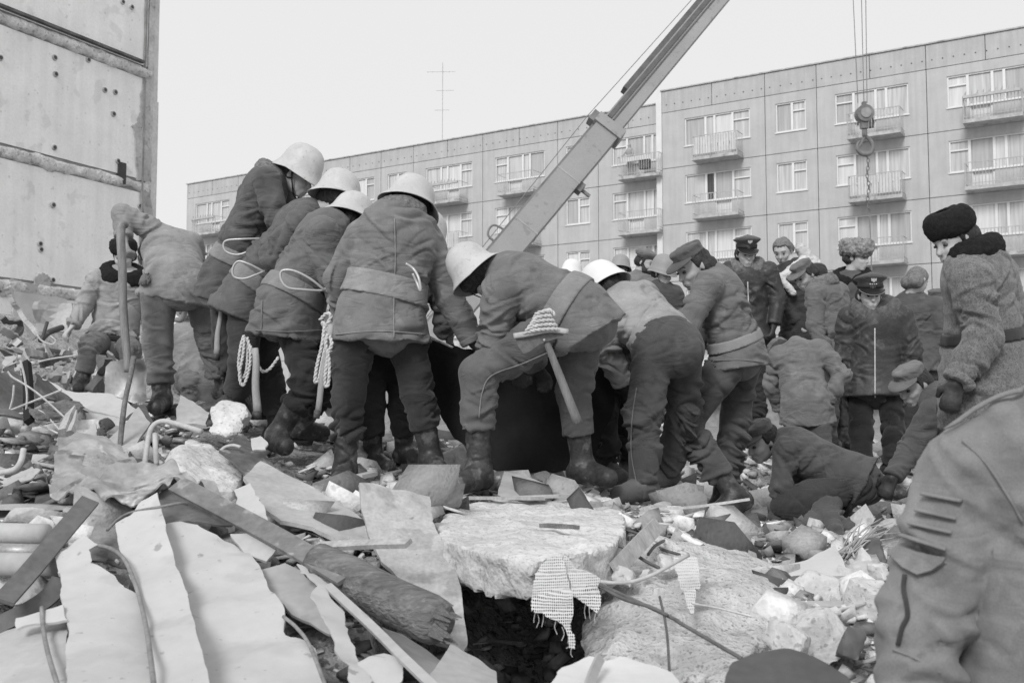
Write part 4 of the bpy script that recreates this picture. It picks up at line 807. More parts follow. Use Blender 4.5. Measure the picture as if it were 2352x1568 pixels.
# ================================================================= THE DAMAGED BUILDING AT THE LEFT
WA = math.radians(26.6); WX = V(math.sin(WA), math.cos(WA), 0); WN = V(math.cos(WA), -math.sin(WA), 0); WO = V(-10.5, 21, 0)
def wp(s, z, o): return WO+WX*s+UP*z+WN*o
def build_wall():
    par = root('damaged_building', WO, 'torn open concrete building end with exposed inner wall and broken floor edges', 'building')
    RW = np.array([WX, WN, UP]); Z = [1.6, 3.36, 6.14, 8.92, 11.7, 14.5]; S1 = 3.70
    WM = mat('exposed_wall', .84, .9, .08, .9, .35, 20, spots=[(2.2, .60, .88), (9, .66, .8), (40, .66, .85)], streak=.09, bdist=.01)
    for i in range(5):
        z0, z1 = Z[i]+(.16 if i else -2), Z[i+1]-.16
        for (s0, s1) in ((-14, -6.02), (-5.98, S1)):
            n = 60 if s1 > 0 else 10; m = 18; g = np.array([(s0+(s1-s0)*a/n, z0+(z1-z0)*b/m) for b in range(m+1) for a in range(n+1)])
            o_ = .012*pn(np.stack([g[:, 0]*1.3, g[:, 1]*1.3, g[:, 0]*0+i], 1))+.006*pn(np.stack([g[:, 0]*6, g[:, 1]*6, g[:, 0]*0], 1))
            v = WO+np.outer(g[:, 0], WX)+np.outer(g[:, 1], UP)+np.outer(o_, WN); k = np.array([[b*(n+1)+a, b*(n+1)+a+1, (b+1)*(n+1)+a+1, (b+1)*(n+1)+a] for b in range(m) for a in range(n)])
            put('wall_panel', v, k, WM, par)
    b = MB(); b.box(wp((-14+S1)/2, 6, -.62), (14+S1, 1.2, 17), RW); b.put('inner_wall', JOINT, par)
    # torn floor edges
    for i, z in enumerate(Z[1:]):
        P = []; s = -7.5
        n = 160; sx = np.linspace(-7.5, S1+.12, n); P0 = np.stack([sx*1.1, sx*0+i*9.3, sx*0], 1)
        up_ = .09+.04*pn(P0*1.7)+.03*pn(P0*5); dn = .13+.09*pn(P0*1.3+5)+.05*pn(P0*4+2)+.03*pn(P0*11); ot = .05+.05*pn(P0*2+8)+.03*pn(P0*7)
        if i == 2: ot += .05
        rows = [wp0 for wp0 in ()]; v = []
        for zz, oo in ((z+up_+.03, -.04+0*ot), (z+up_, ot*.7), (z+up_*.35, ot+.02*pn(P0*13)), (z-dn*.45, ot*.9+.02*pn(P0*17+3)), (z-dn, ot*.6), (z-dn-.02, -.04+0*ot)):
            v.append(WO+np.outer(sx, WX)+np.outer(zz, UP)+np.outer(oo, WN))
        v = np.vstack(v); f = np.array([[a*n+k, a*n+k+1, (a+1)*n+k+1, (a+1)*n+k] for a in range(5) for k in range(n-1)])
        e = put('floor_edge', v, f, mat('broken_edge', .58, .95, .25, 3, 1, 18, spots=[(12, .58, .6), (5, .6, 1.2)], bdist=.03), par, False)
        if i == 2:
            b = MB(); b.box(wp(-2.3, z+.20, .09), (11.6, .11, .06), RW); b.put('dark_seam', mat('seam', .12, .9, .4, 4, .5), par)
    # end pier with flaking plaster, drain strip
    b = MB(); b.box(wp(S1+.10, 6, -.25), (.18, .55, 17), RW); b.put('end_pier', mat('pier', .5, .9, .3, 1.2, .6, 12, spots=[(4, .56, .6)], bdist=.02), par)
    b = MB(); b.box(wp(S1+.30, 6, -.30), (.20, .5, 17), RW); b.put('facade_edge', mat('pale_edge', .6, .9, .2, 1.2, .4, 12), par)
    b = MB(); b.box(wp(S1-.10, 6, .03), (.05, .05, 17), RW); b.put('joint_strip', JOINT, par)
    b = MB(); b.box(wp(S1+.46, 5.0+.9, -.25), (.06, .3, 4.9), RW); b.put('downpipe', mat('pale_edge', .42), par)
    def patch(pts, m, o_=.03, name='bare_plaster_patch'):
        c = np.mean(pts, 0); n = len(pts)*5; P = []
        for i in range(len(pts)):
            a, d = np.array(pts[i]), np.array(pts[(i+1) % len(pts)])
            for k in range(5): P.append(a+(d-a)*k/5+RG.normal(size=2)*.025*(k > 0))
        v = [wp(x, z, o_) for x, z in P]+[wp(x, z, -.03) for x, z in P]; put(name, v, [tuple(range(n))]+[(i, n+i, n+(i+1) % n, (i+1) % n) for i in range(n)], m, par, False)
    def sz(px, py):
        r = ray(px, py); k = (WN@(WO-CAM))/(WN@r); P = CAM+k*r; return ((P-WO)@WX, P[2])
    PD = mat('bare_plaster', .42, .95, .25, 2, .6, 15, spots=[(8, .58, .7)])
    patch([sz(*p) for p in ((300, 290), (343, 298), (345, 160), (330, 165), (322, 235), (315, 280))], PD)
    patch([sz(*p) for p in ((304, 292), (340, 300), (345, 418), (312, 415))], PD, .045)
    patch([sz(*p) for p in ((322, 430), (345, 438), (350, 520), (330, 510))], PD)
    patch([sz(*p) for p in ((78, 640), (90, 628), (108, 630), (114, 655), (95, 668), (80, 660))], PD)
    patch([sz(*p) for p in ((0, 655), (25, 640), (60, 648), (110, 672), (100, 690), (0, 680))], PD, .035)
    patch([sz(*p) for p in ((30, 668), (150, 688), (158, 800), (36, 800))], mat('pale_panel', .52, .9, .15, 2, .3), .05, 'leaning_panel')
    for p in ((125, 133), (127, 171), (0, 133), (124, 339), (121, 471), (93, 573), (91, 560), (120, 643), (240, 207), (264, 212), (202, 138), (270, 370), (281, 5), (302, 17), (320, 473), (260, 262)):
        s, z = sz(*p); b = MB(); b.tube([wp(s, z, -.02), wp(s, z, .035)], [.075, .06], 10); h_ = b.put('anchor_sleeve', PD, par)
        b = MB(); b.tube([wp(s, z, .03), wp(s, z, .040)], .040, 10); b.put('hole', DARKW, h_)  # flat dark disc, shade of the bore put into its colour
    b = MB(); s, z = sz(278, 398); b.box(wp(s, z, .0), (.22, .1, .5), RW); b.put('wall_niche', DARKW, par)  # dark box standing proud, recess shade put into its colour

# ================================================================= CRANE
def build_crane():
    YC = 26.0
    r = root('crane_boom', at(900, 900, 25), 'pale telescopic crane boom rising from behind the rescuers to the upper right', 'crane')
    CR = mat('crane_paint', .29, .6, .10, .8, .15, 20, spots=[(5, .62, .8), (16, .66, .7)]); CD = mat('crane_dark', .18, .6, .3, 2, .2)
    p0 = at(985, 790, 25.0); p1 = at(1396, 300, 26.5); d = nrm(p1-p0)
    S = nrm(np.cross(d, V(0, 1, 0))); B = np.cross(S, d)           # S: sideways in the picture, B: away/toward
    R = np.array([d, S, B])
    L1 = np.linalg.norm(p1-p0)
    b = MB(); b.box((p0+p1)/2, (L1, .68, .56), R); b.put('outer_section', CR, r)
    for t in (.30, .52, .76): b = MB(); b.box(p0+d*L1*t, (.04, .70, .58), R); b.put('weld_seam', mat('crane_seam', .33, .6), r)
    b = MB(); b.box((p0+p1)/2+S*.38, (L1, .09, .12), R); b.put('cable_tray', CD, r)
    b = MB(); b.box(p1, (.28, .84, .72), R); b.put('section_collar', CR, r)
    b = MB(); b.box(p1+S*.50+d*.02, (.30, .18, .4), R); b.put('roller_box', CD, r)
    p2 = at(1655, -10, 28.3); d2 = nrm(p2-p1); S2 = nrm(np.cross(d2, V(0, 1, 0))); B2 = np.cross(S2, d2); R2 = np.array([d2, S2, B2]); p3 = p1+d2*13.5; L2 = 13.5
    b = MB(); b.box((p1+p3)/2, (L2, .54, .46), R2); b.put('inner_section', CR, r)
    b = MB(); b.box((p1+p3)/2+S2*.17-B2*.24, (L2-.4, .12, .05), R2); b.box((p1+p3)/2+S2*.04-B2*.24, (L2-.4, .03, .04), R2); b.put('side_rib', mat('crane_rib', .11, .6), r)
    b = MB(); q = p1+d2*3.9; b.box(q+S2*.34, (3.2 if False else 5.2, .16, .3), R2); b.put('guide_rail', mat('crane_rib', .11), r)
    # handle loop near the lower end
    a = at(1150, 565, 25.6); b = MB(); b.tube(smooth_path([a, a+S*.42+d*.02, a+S*.48+d*.32, a+S*.05+d*.42]), .03, 6); b.put('grab_handle', CD, r)
    b = MB(); a = at(1330, 432, 26.1); b.box(a, (.25, .2, .3), R); b.tube([a, a-S*.35], .05, 6); b.put('bracket', CD, r)
    b = MB(); b.tube([p0+S*.46, p1+S*.66, p1+d2*5+S2*.55, p3+S2*.65], .011, 5); b.put('boom_cable', CD, r)
    # lower works: turntable and pivot, hidden behind the men
    c = V(p0[0], p0[1], .9); b = MB(); b.box(c+V(0, .2, .2), (2.2, 3.0, 1.1)); b.box(c+V(-.2, .1, 1.0), (1.2, 1.4, .9)); b.put('turntable', CR, r)
    b = MB(); b.tube([p0-d*1.2, p0], .5, 10); b.put('pivot', CD, r)
    # tip sheave, ropes and hook block
    tip = p3; b = MB(); b.tube([tip-B2*.3, tip+B2*.3], .4, 16); b.put('tip_sheave', CD, r)
    hk = at(1985, 262, 27.5); tipz = tip[2]
    h = root('crane_hook', hk, 'round crane hook block hanging on three thin ropes before the apartment windows', 'crane hook')
    HM = mat('hook_iron', .17, .5, .4, 4, .3)  # lightened, distance haze put into the iron's colour
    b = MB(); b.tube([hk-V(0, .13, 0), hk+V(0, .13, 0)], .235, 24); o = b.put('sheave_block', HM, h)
    b = MB(); b.tube([hk-V(0, .16, 0), hk+V(0, .16, 0)], .14, 20); b.put('sheave_cover', mat('hook_grey', .26, .6), h)
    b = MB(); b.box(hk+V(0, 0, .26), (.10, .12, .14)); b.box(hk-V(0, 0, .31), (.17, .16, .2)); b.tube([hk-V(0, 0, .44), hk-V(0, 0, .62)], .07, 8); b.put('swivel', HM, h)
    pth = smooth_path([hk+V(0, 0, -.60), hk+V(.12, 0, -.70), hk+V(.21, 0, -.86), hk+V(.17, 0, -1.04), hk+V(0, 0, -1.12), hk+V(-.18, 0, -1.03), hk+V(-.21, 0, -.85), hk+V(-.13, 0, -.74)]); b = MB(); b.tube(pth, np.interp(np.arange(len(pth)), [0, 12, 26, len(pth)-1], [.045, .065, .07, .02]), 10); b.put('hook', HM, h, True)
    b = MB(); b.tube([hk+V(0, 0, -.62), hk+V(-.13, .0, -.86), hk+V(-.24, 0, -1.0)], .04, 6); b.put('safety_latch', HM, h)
    b = MB()
    for dx in (-.33, 0.0, .17): b.tube([hk+V(dx*.5, 0, .3), V(hk[0]+dx, hk[1], hk[2]+8)], .011, 5)
    b.put('hoist_rope', CD, h)
    z = hk[2]-1.14
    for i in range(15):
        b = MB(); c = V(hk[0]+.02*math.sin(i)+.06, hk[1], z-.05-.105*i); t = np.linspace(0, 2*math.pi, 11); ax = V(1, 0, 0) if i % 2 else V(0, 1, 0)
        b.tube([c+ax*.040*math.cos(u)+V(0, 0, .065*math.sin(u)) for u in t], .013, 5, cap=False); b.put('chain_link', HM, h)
    b = MB(); b.tube([V(hk[0]+.08, hk[1], z-1.55), V(hk[0]+.12, hk[1], z-4.9)], .016, 5); b.put('lifting_sling', CD, h)
# ================================================================= THINGS CARRIED AND LOOSE RUBBLE
def sheet(name, label, cat, pts, m, th=.006, jit=.012, sp=.05, bulge=.012, curl=0, seed=0, par=None, group=None, smooth=False, mid=None, amp2=0):
    """a torn board or sheet: outline in space, subdivided, bent, given real thickness"""
    P = np.array([at(*p) if isinstance(p, tuple) else p for p in pts], float); c = P.mean(0); U_, S_, Vt = np.linalg.svd(P-c); ex, ey, ez = Vt
    if ez@(CAM-c) < 0: ez = -ez; ey = -ey
    q = (P-c)@np.array([ex, ey]).T; hgt = (P-c)@ez; rs = np.random.RandomState(seed+5)
    B = []; H = []
    for i in range(len(q)):
        a, b = q[i], q[(i+1) % len(q)]; L = np.linalg.norm(b-a); k = max(1, int(L/.013)); nn = np.array([-(b-a)[1], (b-a)[0]])/(L+1e-9)
        ph = rs.rand()*9
        for j in range(k):
            t = j/k; o = jit*((fbm(np.array([[L*t*7+ph, i*3.1+seed, 0]]), 4)[0]*1.1))*(1 if j else .3) if jit else 0; B.append(a+(b-a)*t+nn*o)
    B = np.array(B); lo, hi = B.min(0), B.max(0)
    gx, gy = np.meshgrid(np.arange(lo[0]+sp/2, hi[0], sp), np.arange(lo[1]+sp/2, hi[1], sp)); G = np.stack([gx.ravel(), gy.ravel()], 1)+rs.normal(size=(gx.size, 2))*sp*.12
    # inside test
    x, y = G[:, 0], G[:, 1]; ins = np.zeros(len(G), bool); n = len(B)
    for i in range(n):
        (x0, y0), (x1, y1) = B[i], B[(i+1) % n]; cnd = ((y0 > y) != (y1 > y)) & (x < (x1-x0)*(y-y0)/(y1-y0+1e-12)+x0); ins ^= cnd
    G = G[ins]; dmin = np.min(np.linalg.norm(G[:, None]-B[None], axis=2), axis=1) if len(G) else np.zeros(0); G = G[dmin > sp*.35]
    A = np.vstack([B, G]); r = delaunay_2d_cdt([Vector(p) for p in A], [], [list(range(n))], 1, 1e-6); vs = np.array([tuple(p) for p in r[0]]); F_ = [tuple(f) for f in r[2]]
    if not F_: return None
    w_ = 1/(((vs[:, None]-q[None])**2).sum(2)+.0006)**1.3; hh = (w_*hgt).sum(1)/w_.sum(1)
    s3 = np.stack([vs[:, 0], vs[:, 1], np.full(len(vs), seed*1.37)], 1)
    hh = hh+bulge*pn(s3*V(4, 4, 1))+bulge*.45*pn(s3*V(11, 11, 1)+4)+amp2*np.abs(pn(s3*V(14, 5, 1)+2))
    if curl: hh = hh+curl*np.clip(.5-np.min(np.abs(vs-lo), axis=1), 0, 1)*0+curl*(vs[:, 1]/(.5*(hi-lo)[1]+1e-6))**2
    W = c+vs[:, :1]*ex+vs[:, 1:2]*ey+hh[:, None]*ez; N0 = np.zeros_like(W)
    for f in F_:
        nn = np.cross(W[f[1]]-W[f[0]], W[f[2]]-W[f[0]])
        for i in f: N0[i] += nn
    N0 /= np.linalg.norm(N0, axis=1)[:, None]+1e-12; N0 *= np.sign((N0@ez).mean())
    W2 = W-N0*th; k = len(W); cnt = {}
    for f in F_:
        for i in range(3): e = (f[i], f[(i+1) % 3]); cnt[tuple(sorted(e))] = cnt.get(tuple(sorted(e)), [])+[e]
    FF = list(F_)+[tuple(i+k for i in f[::-1]) for f in F_]+[(e[0][1], e[0][0], e[0][0]+k, e[0][1]+k) for e in cnt.values() if len(e) == 1]
    o = put(name, np.vstack([W, W2]), FF, m, par, smooth)
    if smooth: 
        try: o.data.set_sharp_from_angle(angle=math.radians(50))
        except Exception: pass
    if par is None: tag(o, label, cat, group)
    return o
def hullsdf(P):
    bm = bmesh.new(); [bm.verts.new(p) for p in P]; r = bmesh.ops.convex_hull(bm, input=bm.verts); bm.normal_update()
    pl = [(np.array(f.calc_center_median()), np.array(f.normal)) for f in bm.faces if f.normal.length > .5]; c = np.mean(P, 0); bm.free()
    return [(a, n if (a-c)@n > 0 else -n) for a, n in pl]
def chunk(name, label, cat, P, m, h=.014, rough=.018, seed=0, par=None, group=None, freq=7, bite=.0):
    P = np.array([at(*p) if isinstance(p, tuple) else p for p in P], float); pl = hullsdf(P)
    def fn(q):
        d = np.full(len(q), -9.)
        for a, n in pl: d = np.maximum(d, (q-a)@n)
        m_ = np.abs(d) < .12; e = fbm(q[m_]*freq+seed*3.3, 3); d[m_] += rough*(e+.35*np.abs(pn(q[m_]*freq*5+seed)))+.006
        if bite: d[m_] = np.maximum(d[m_], -(pn(q[m_]*3.1+seed*2)+.55)*-.0 + d[m_]) + bite*np.clip(pn(q[m_]*3.3+seed*2), 0, 1)
        return d
    v, q = nets(fn, P.min(0), P.max(0), h)
    if len(v) == 0: v, q = nets(fn, P.min(0), P.max(0), h*.5)
    o = put(name, v, q, m, par, True)
    try: o.data.set_sharp_from_angle(angle=math.radians(26))
    except Exception: pass
    if par is None: tag(o, label, cat, group)
    return o
def rod(name, label, cat, pts, r, m, n=7, sm=5, par=None, group=None, sy=1, wob=0):
    P = np.array([at(*p) if not isinstance(p, np.ndarray) else p for p in pts]); P = smooth_path(P, sm) if sm else P
    b = MB(); b.tube(P, r if np.isscalar(r) else np.interp(np.linspace(0, 1, len(P)), np.linspace(0, 1, len(r)), r), n, sy=sy); o = b.put(name, m, par, n > 5)
    if par is None: tag(o, label, cat, group)
    return o
def strip(name, label, cat, pts, wd, th, m, nrmv=(0, -.6, .8), sm=5, par=None):
    """flat bar swept along a path"""
    P = smooth_path([at(*p) if not isinstance(p, np.ndarray) else p for p in pts], sm); T = np.gradient(P, axis=0); v = []
    for i in range(len(P)):
        t = nrm(T[i]); nn = np.asarray(nrmv, float); nn = nrm(nn-t*(nn@t)); s = np.cross(t, nn)
        for a, b in ((-1, -1), (1, -1), (1, 1), (-1, 1)): v.append(P[i]+s*a*wd/2+nn*b*th/2)
    k = len(P); f = [(i*4+a, i*4+(a+1) % 4, (i+1)*4+(a+1) % 4, (i+1)*4+a) for i in range(k-1) for a in range(4)]+[(3, 2, 1, 0), tuple((k-1)*4+a for a in range(4))]
    o = put(name, v, f, m, par, False)
    if par is None: tag(o, label, cat)
    return o
def A_(x, y, Y): return at(*za(x, y), Y)
def B_(x, y, Y): return at(*zb(x, y), Y)
def C_(x, y, Y): return at(*zc(x, y), Y)
def E_(x, y, Y): return at(*z5(x, y), Y)
def carabiner(label, pts, Y, r=.0058):
    P = smooth_path([at(x, y, Y+(d if d else 0)) for x, y, d in pts], 6); b = MB(); b.tube(P, r, 8); o = b.put('steel_ring', mat('bright_steel', .45, .35, .08, 20, .05, metal=.3), None, True); tag(o, label, 'carabiner')
    return o
def rope(label, paths, r=.008, cat='rope', group=None, m=None):
    o = None; RM = m or mat('pale_rope', .52, .9, .2, 40, .5, 200)
    rt = root('rope_coil', at(*paths[0][0]), label, cat, group)
    for p in paths:
        P = smooth_path([at(*q) for q in p], 9); b = MB(); T = np.gradient(P, axis=0); n = len(P); L = np.cumsum(np.r_[0, np.linalg.norm(np.diff(P, axis=0), axis=1)])
        for k in range(2):
            off = []
            for i in range(n):
                t = nrm(T[i]); u = nrm(np.cross(t, V(0, 1, .1))); w_ = np.cross(t, u); a = L[i]*160+k*math.pi; off.append(P[i]+(u*math.cos(a)+w_*math.sin(a))*r*.45)
            b.tube(off, r*.66, 6)
        b.put('strand', RM, rt, True)
def gear():
    carabiner('open steel ring clipped on the belt of the tallest, leftmost rescuer', [(600, 548, 0), (560, 549, -.03), (522, 552, -.03), (513, 563, -.03), (520, 578, -.03), (545, 585, -.03), (575, 575, -.02), (602, 556, 0)], 5.62)
    carabiner('steel ring clipped on the belt of the second rescuer, above his coat tail', [(608, 625, 0), (575, 608, -.03), (548, 600, -.03), (535, 615, -.03), (537, 635, -.03), (560, 640, -.03), (585, 632, -.02), (608, 622, 0)], 5.36)
    carabiner('large steel ring on the belt of the third rescuer, left of the central man', [(748, 668, 0), (712, 640, -.03), (675, 622, -.04), (648, 622, -.04), (645, 640, -.04), (660, 660, -.04), (695, 665, -.03), (735, 667, 0), (750, 662, 0)], 5.02, .0062)
    carabiner('steel ring seen edge-on at the right side of the central man, on his belt', [(932, 605, 0), (950, 618, 0), (962, 640, -.02), (966, 668, -.02), (958, 650, 0), (948, 628, 0)], 4.70, .0062)
    carabiner('steel ring beside the white helmet, on the bent rescuer with the axe', [(1335, 655, 0), (1355, 668, 0), (1372, 690, 0), (1368, 700, 0), (1350, 680, 0), (1338, 668, 0)], 4.7, .0062)
    rope('coil of twisted pale rope hanging from the third rescuer left hip', [[(560, 770, 5.0), (552, 800, 4.98), (548, 840, 4.98), (556, 868, 4.98), (566, 850, 4.98), (568, 800, 4.99), (564, 775, 5.0)], [(568, 775, 4.97), (575, 810, 4.96), (572, 850, 4.96), (558, 885, 4.96), (550, 860, 4.96), (558, 815, 4.97), (562, 775, 4.98)], [(575, 795, 4.96), (584, 815, 4.96), (600, 850, 4.97), (618, 848, 4.98), (640, 820, 4.99)]])
    rope('knotted rope and spliced loop hanging at the left hip of the central man', [[(745, 750, 4.62), (740, 790, 4.6), (728, 840, 4.6), (724, 875, 4.6), (732, 870, 4.6), (742, 820, 4.6), (752, 775, 4.6)], [(757, 772, 4.6), (762, 790, 4.58), (754, 810, 4.58), (748, 850, 4.58), (746, 885, 4.58), (754, 880, 4.58), (756, 830, 4.58), (748, 790, 4.58), (752, 768, 4.6)], [(735, 735, 4.64), (750, 720, 4.62), (760, 725, 4.62), (750, 745, 4.62), (740, 740, 4.63), (752, 762, 4.62)]], .0085)
    def handle(label, p0, p1, Y0, Y1, r0, r1, cat='axe', head=False):
        a, b_ = at(p0[0], p0[1], Y0), at(p1[0], p1[1], Y1); rt = root('axe', a, label, cat); b = MB(); P = np.linspace(a, b_, 9); P[:, 0] += .003*np.sin(np.arange(9)); b.tube(P, np.linspace(r0, r1, 9), 8, sy=.8); b.put('axe_handle', mat('pale_handle_wood', .30, .7, .25, 5, .3, 60, stretch=(5, 5, .6)), rt, True)
        d = nrm(b_-a); b = MB(); b.tube([b_-d*.005, b_+d*.03], [r1*1.12, r1*1.05], 8); b.put('end_ferrule', IRON, rt, True)
        if head: s = nrm(np.cross(d, V(0, 1, 0))); b = MB(); b.box(a, (.03, .20, .07), [V(0, 1, 0), s, d]); b.put('axe_head', IRON, rt)
    handle('axe with thick pale handle hanging straight down from the third rescuer', (586, 800), (590, 948), 4.92, 4.86, .016, .020)
    handle('axe handle hanging at the left side of the central man beside the rope', (760, 745), (729, 945), 4.62, 4.56, .014, .014)
    handle('short dark axe handle hanging from the tallest, leftmost rescuer', (508, 700), (497, 815), 5.6, 5.6, .011, .019)
    # the axe with rope on the bent man
    Y = 4.42; a, e = at(1247, 764, Y), at(1328, 972, Y-.04); d = nrm(e-a); s = nrm(np.cross(d, V(0, 1, 0))); rt = root('axe', a, 'fire axe with broad flat head and rope bound on top, hanging on the bent rescuer', 'axe')
    b = MB(); P = np.linspace(a-d*.03, e, 12); b.tube(P, np.interp(np.arange(12), [0, 4, 6, 10, 11], [.013, .017, .019, .021, .023]), 8, sy=.75); b.put('axe_handle', mat('old_handle_wood', .15, .6, .35, 5, .4, 60, stretch=(5, 5, .6)), rt, True)
    q = [(1182, 772), (1215, 765), (1262, 760), (1303, 762), (1285, 776), (1262, 782), (1240, 790), (1215, 808), (1202, 812), (1190, 795)]
    v = [at(x, y, Y-.022) for x, y in q]+[at(x, y, Y+.004) for x, y in q]; n = len(q); put('axe_head', v, [tuple(range(n))[::-1], tuple(range(n, 2*n))]+[(i, (i+1) % n, n+(i+1) % n, n+i) for i in range(n)], mat('axe_iron', .12, .5, .35, 9, .4, 60, metal=.3), rt, False)
    b = MB(); b.tube(smooth_path([at(1180, 772, Y-.03), at(1215, 766, Y-.04), at(1262, 757, Y-.04), at(1305, 762, Y-.03)]), [.006]*19, 6, sy=2.2); b.put('head_strap', mat('worn_edge', .4, .6), rt, True)
    b = MB(); b.tube([at(1250, 780, Y-.03), at(1250, 780, Y-.021)], .005, 8); b.put('rivet', WIRE, rt)
    rp = []
    for k in range(5):
        cx, cy, rx, ry = 1247-k*.5, 762-k*10, 38-k*5.5, 6; rp.append([(cx+rx*math.cos(t), cy-ry*math.sin(t)-8*math.cos(t)*.4, Y-.03-.03*math.sin(-t+math.pi)) for t in np.linspace(0, 2*math.pi, 9)])
    rp.append([(1205, 768, Y-.04), (1215, 752, Y-.05), (1240, 722, Y-.05), (1262, 712, Y-.04), (1275, 725, Y-.03)])
    rope('rope wound in a pile on top of the broad axe head', rp, .0085)
    # shovel
    rt = root('shovel', at(292, 860, 5.9), 'long shovel with bent handle top and broad steel blade at left', 'shovel'); pth = [at(*z1(*p), Y_) for p, Y_ in (((606, 492), 5.95), ((592, 486), 5.93), ((580, 498), 5.92), ((578, 560), 5.9), ((585, 700), 5.9), ((588, 850), 5.9), ((598, 1000), 5.88), ((606, 1100), 5.87), ((612, 1190), 5.86))]
    b = MB(); P = smooth_path(pth); b.tube(P, np.interp(np.linspace(0, 1, len(P)), [0, .2, 1], [.018, .026, .022]), 9); b.put('handle', mat('shovel_wood', .22, .7, .35, 5, .3, 50, stretch=(5, 5, .6)), rt, True)
    sheet('blade', '', '', [z1(505, 1165)+(6.0,), z1(530, 1140)+(6.0,), z1(600, 1130)+(5.93,), z1(690, 1128)+(6.0,), z1(705, 1180)+(6.02,), z1(706, 1330)+(6.0,), z1(640, 1342)+(5.95,), z1(560, 1310)+(5.95,), z1(500, 1290)+(6.0,)], mat('shovel_steel', .34, .45, .2, 3, .2, 50, metal=.3, spots=[(9, .6, .7)]), .004, 0, .05, .01, par=rt, smooth=True)
    rod('rebar', 'thin rusty rod standing upright in the rubble in front of the shovel', 'rod', [z1(640, 1120)+(4.9,), z1(622, 1220)+(4.85,), z1(600, 1320)+(4.8,), z1(585, 1430)+(4.75,), z1(572, 1570)+(4.7,)], [.014, .012, .012, .013, .012], mat('rust_rod', .15, .7, .4, 10, .5, 80))
    # black sheet the men lift
    sheet('black_tarpaulin', 'large black rubber sheet held up by the rescuers in the middle', 'tarpaulin', [(985, 775, 5.25), (1040, 795, 5.3), (1110, 812, 5.25), (1200, 780, 5.3), (1330, 770, 5.5), (1420, 800, 5.6), (1410, 930, 5.55), (1370, 1040, 5.45), (1300, 1080, 5.3), (1150, 1092, 5.15), (1090, 1045, 5.2), (1040, 1000, 5.28), (1000, 930, 5.32), (940, 900, 5.5), (900, 880, 5.6), (850, 860, 5.6), (860, 800, 5.5), (940, 790, 5.35)], TARP, .012, .01, .05, .05, seed=3, smooth=True, amp2=.02)
    rod('pale_hem', 'pale edge cord at the upper corner of the black sheet', 'cord', [(985, 775, 5.2), (1012, 785, 5.2), (1040, 798, 5.22)], .006, WIRE)
    def seams(label, part, lst, m, r=.0032):
        rt = ALLP[label]['root']; jk = [q for q in rt.children if q.name.split('.')[0] == part][0]; me = jk.data; cc = np.zeros(len(me.vertices)*3); me.vertices.foreach_get('co', cc); W = cc.reshape(-1, 3)+worldloc(rt)
        v_ = W-CAM; dd = v_[:, 1]*CP+v_[:, 2]*SP; PX = 1176+FP*v_[:, 0]/dd; PY = 784-FP*(-v_[:, 1]*SP+v_[:, 2]*CP)/dd
        for nm, pts in lst:
            P = smooth_path(np.array(pts, float), 8); o = []
            for x, y in P:
                e = (PX-x)**2+(PY-y)**2; i_ = np.where(e < max(e.min()*1.5, 25))[0]; j_ = i_[np.argmin(v_[i_, 1])]; o.append(at(x, y, W[j_, 1]+.0005))
            b = MB(); b.tube(o, r, 5); b.put(nm, m, rt, True)
    seams('broad helmeted rescuer in the centre, back square to us, wide cloth belt', 'jacket', [('back_seam', [(906, 502), (908, 590), (905, 680), (905, 775)]), ('hem_stitch', [(770, 768), (870, 760), (980, 768)])], cloth(.26))
    seams('helmeted rescuer third in the huddle with steel ring on his belt and long jacket tail', 'jacket', [('hem_stitch', [(585, 758), (660, 762), (740, 758)]), ('side_seam', [(602, 690), (600, 760)])], cloth(.2))
    seams('rescuer bent double with his helmet hanging down left and an axe on his belt', 'trousers', [('leg_seam', [(1280, 800), (1200, 835), (1130, 862), (1108, 900), (1100, 960)])], cloth(.22))
    seams('bending rescuer in pale short jacket and clean white helmet', 'trousers', [('leg_seam', [(1462, 890), (1452, 960), (1450, 1040), (1462, 1110)])], cloth(.16))
    seams('young soldier in field cap with pale webbing belt pushing forward, heel lifted', 'jacket', [('hem_stitch', [(1640, 828), (1700, 826), (1755, 832)])], cloth(.2))
    # foreground jacket details: ridges, pocket flap, shoulder strap, seam
    A = ALLP['foreground man in faded military jacket with four ridges on his sleeve']; rt = A['root']; FM = MATS['faded_jacket_cloth']
    jk = [c for c in rt.children if c.name.startswith('jacket')][0]; me = jk.data; co_ = np.zeros(len(me.vertices)*3); me.vertices.foreach_get('co', co_); W = co_.reshape(-1, 3)+worldloc(rt)
    v_ = W-CAM; dd = v_[:, 1]*CP+v_[:, 2]*SP; PX = 1176+FP*v_[:, 0]/dd; PY = 784-FP*(-v_[:, 1]*SP+v_[:, 2]*CP)/dd
    def on(px, py, lift=.004):
        e = (PX-px)**2+(PY-py)**2; near = e < max(e.min()*1.5, 14**2); i = np.where(near)[0]; j = i[np.argmin(v_[i, 1])]; return at(px, py, W[j, 1]-lift)
    for k, (y0, y1, x0, x1) in enumerate([(1133, 1150, 2118, 2208), (1170, 1190, 2105, 2196), (1200, 1222, 2088, 2185), (1228, 1260, 2070, 2172)]):
        P = smooth_path([on(x0+(x1-x0)*t, y0+(y1-y0)*t, .002) for t in (0, .25, .5, .75, 1)]); b = MB(); b.tube(P, .0075, 8, sy=.42); b.put('sleeve_ridge', FM, rt, True)
    fl = [(2040, 1268), (2060, 1250), (2100, 1262), (2172, 1280), (2165, 1295), (2140, 1310), (2105, 1318), (2070, 1300)]
    sheet('pocket_flap', '', '', [on(x, y, .010) for x, y in fl], FM, .006, 0, .02, .002, par=rt, smooth=True)
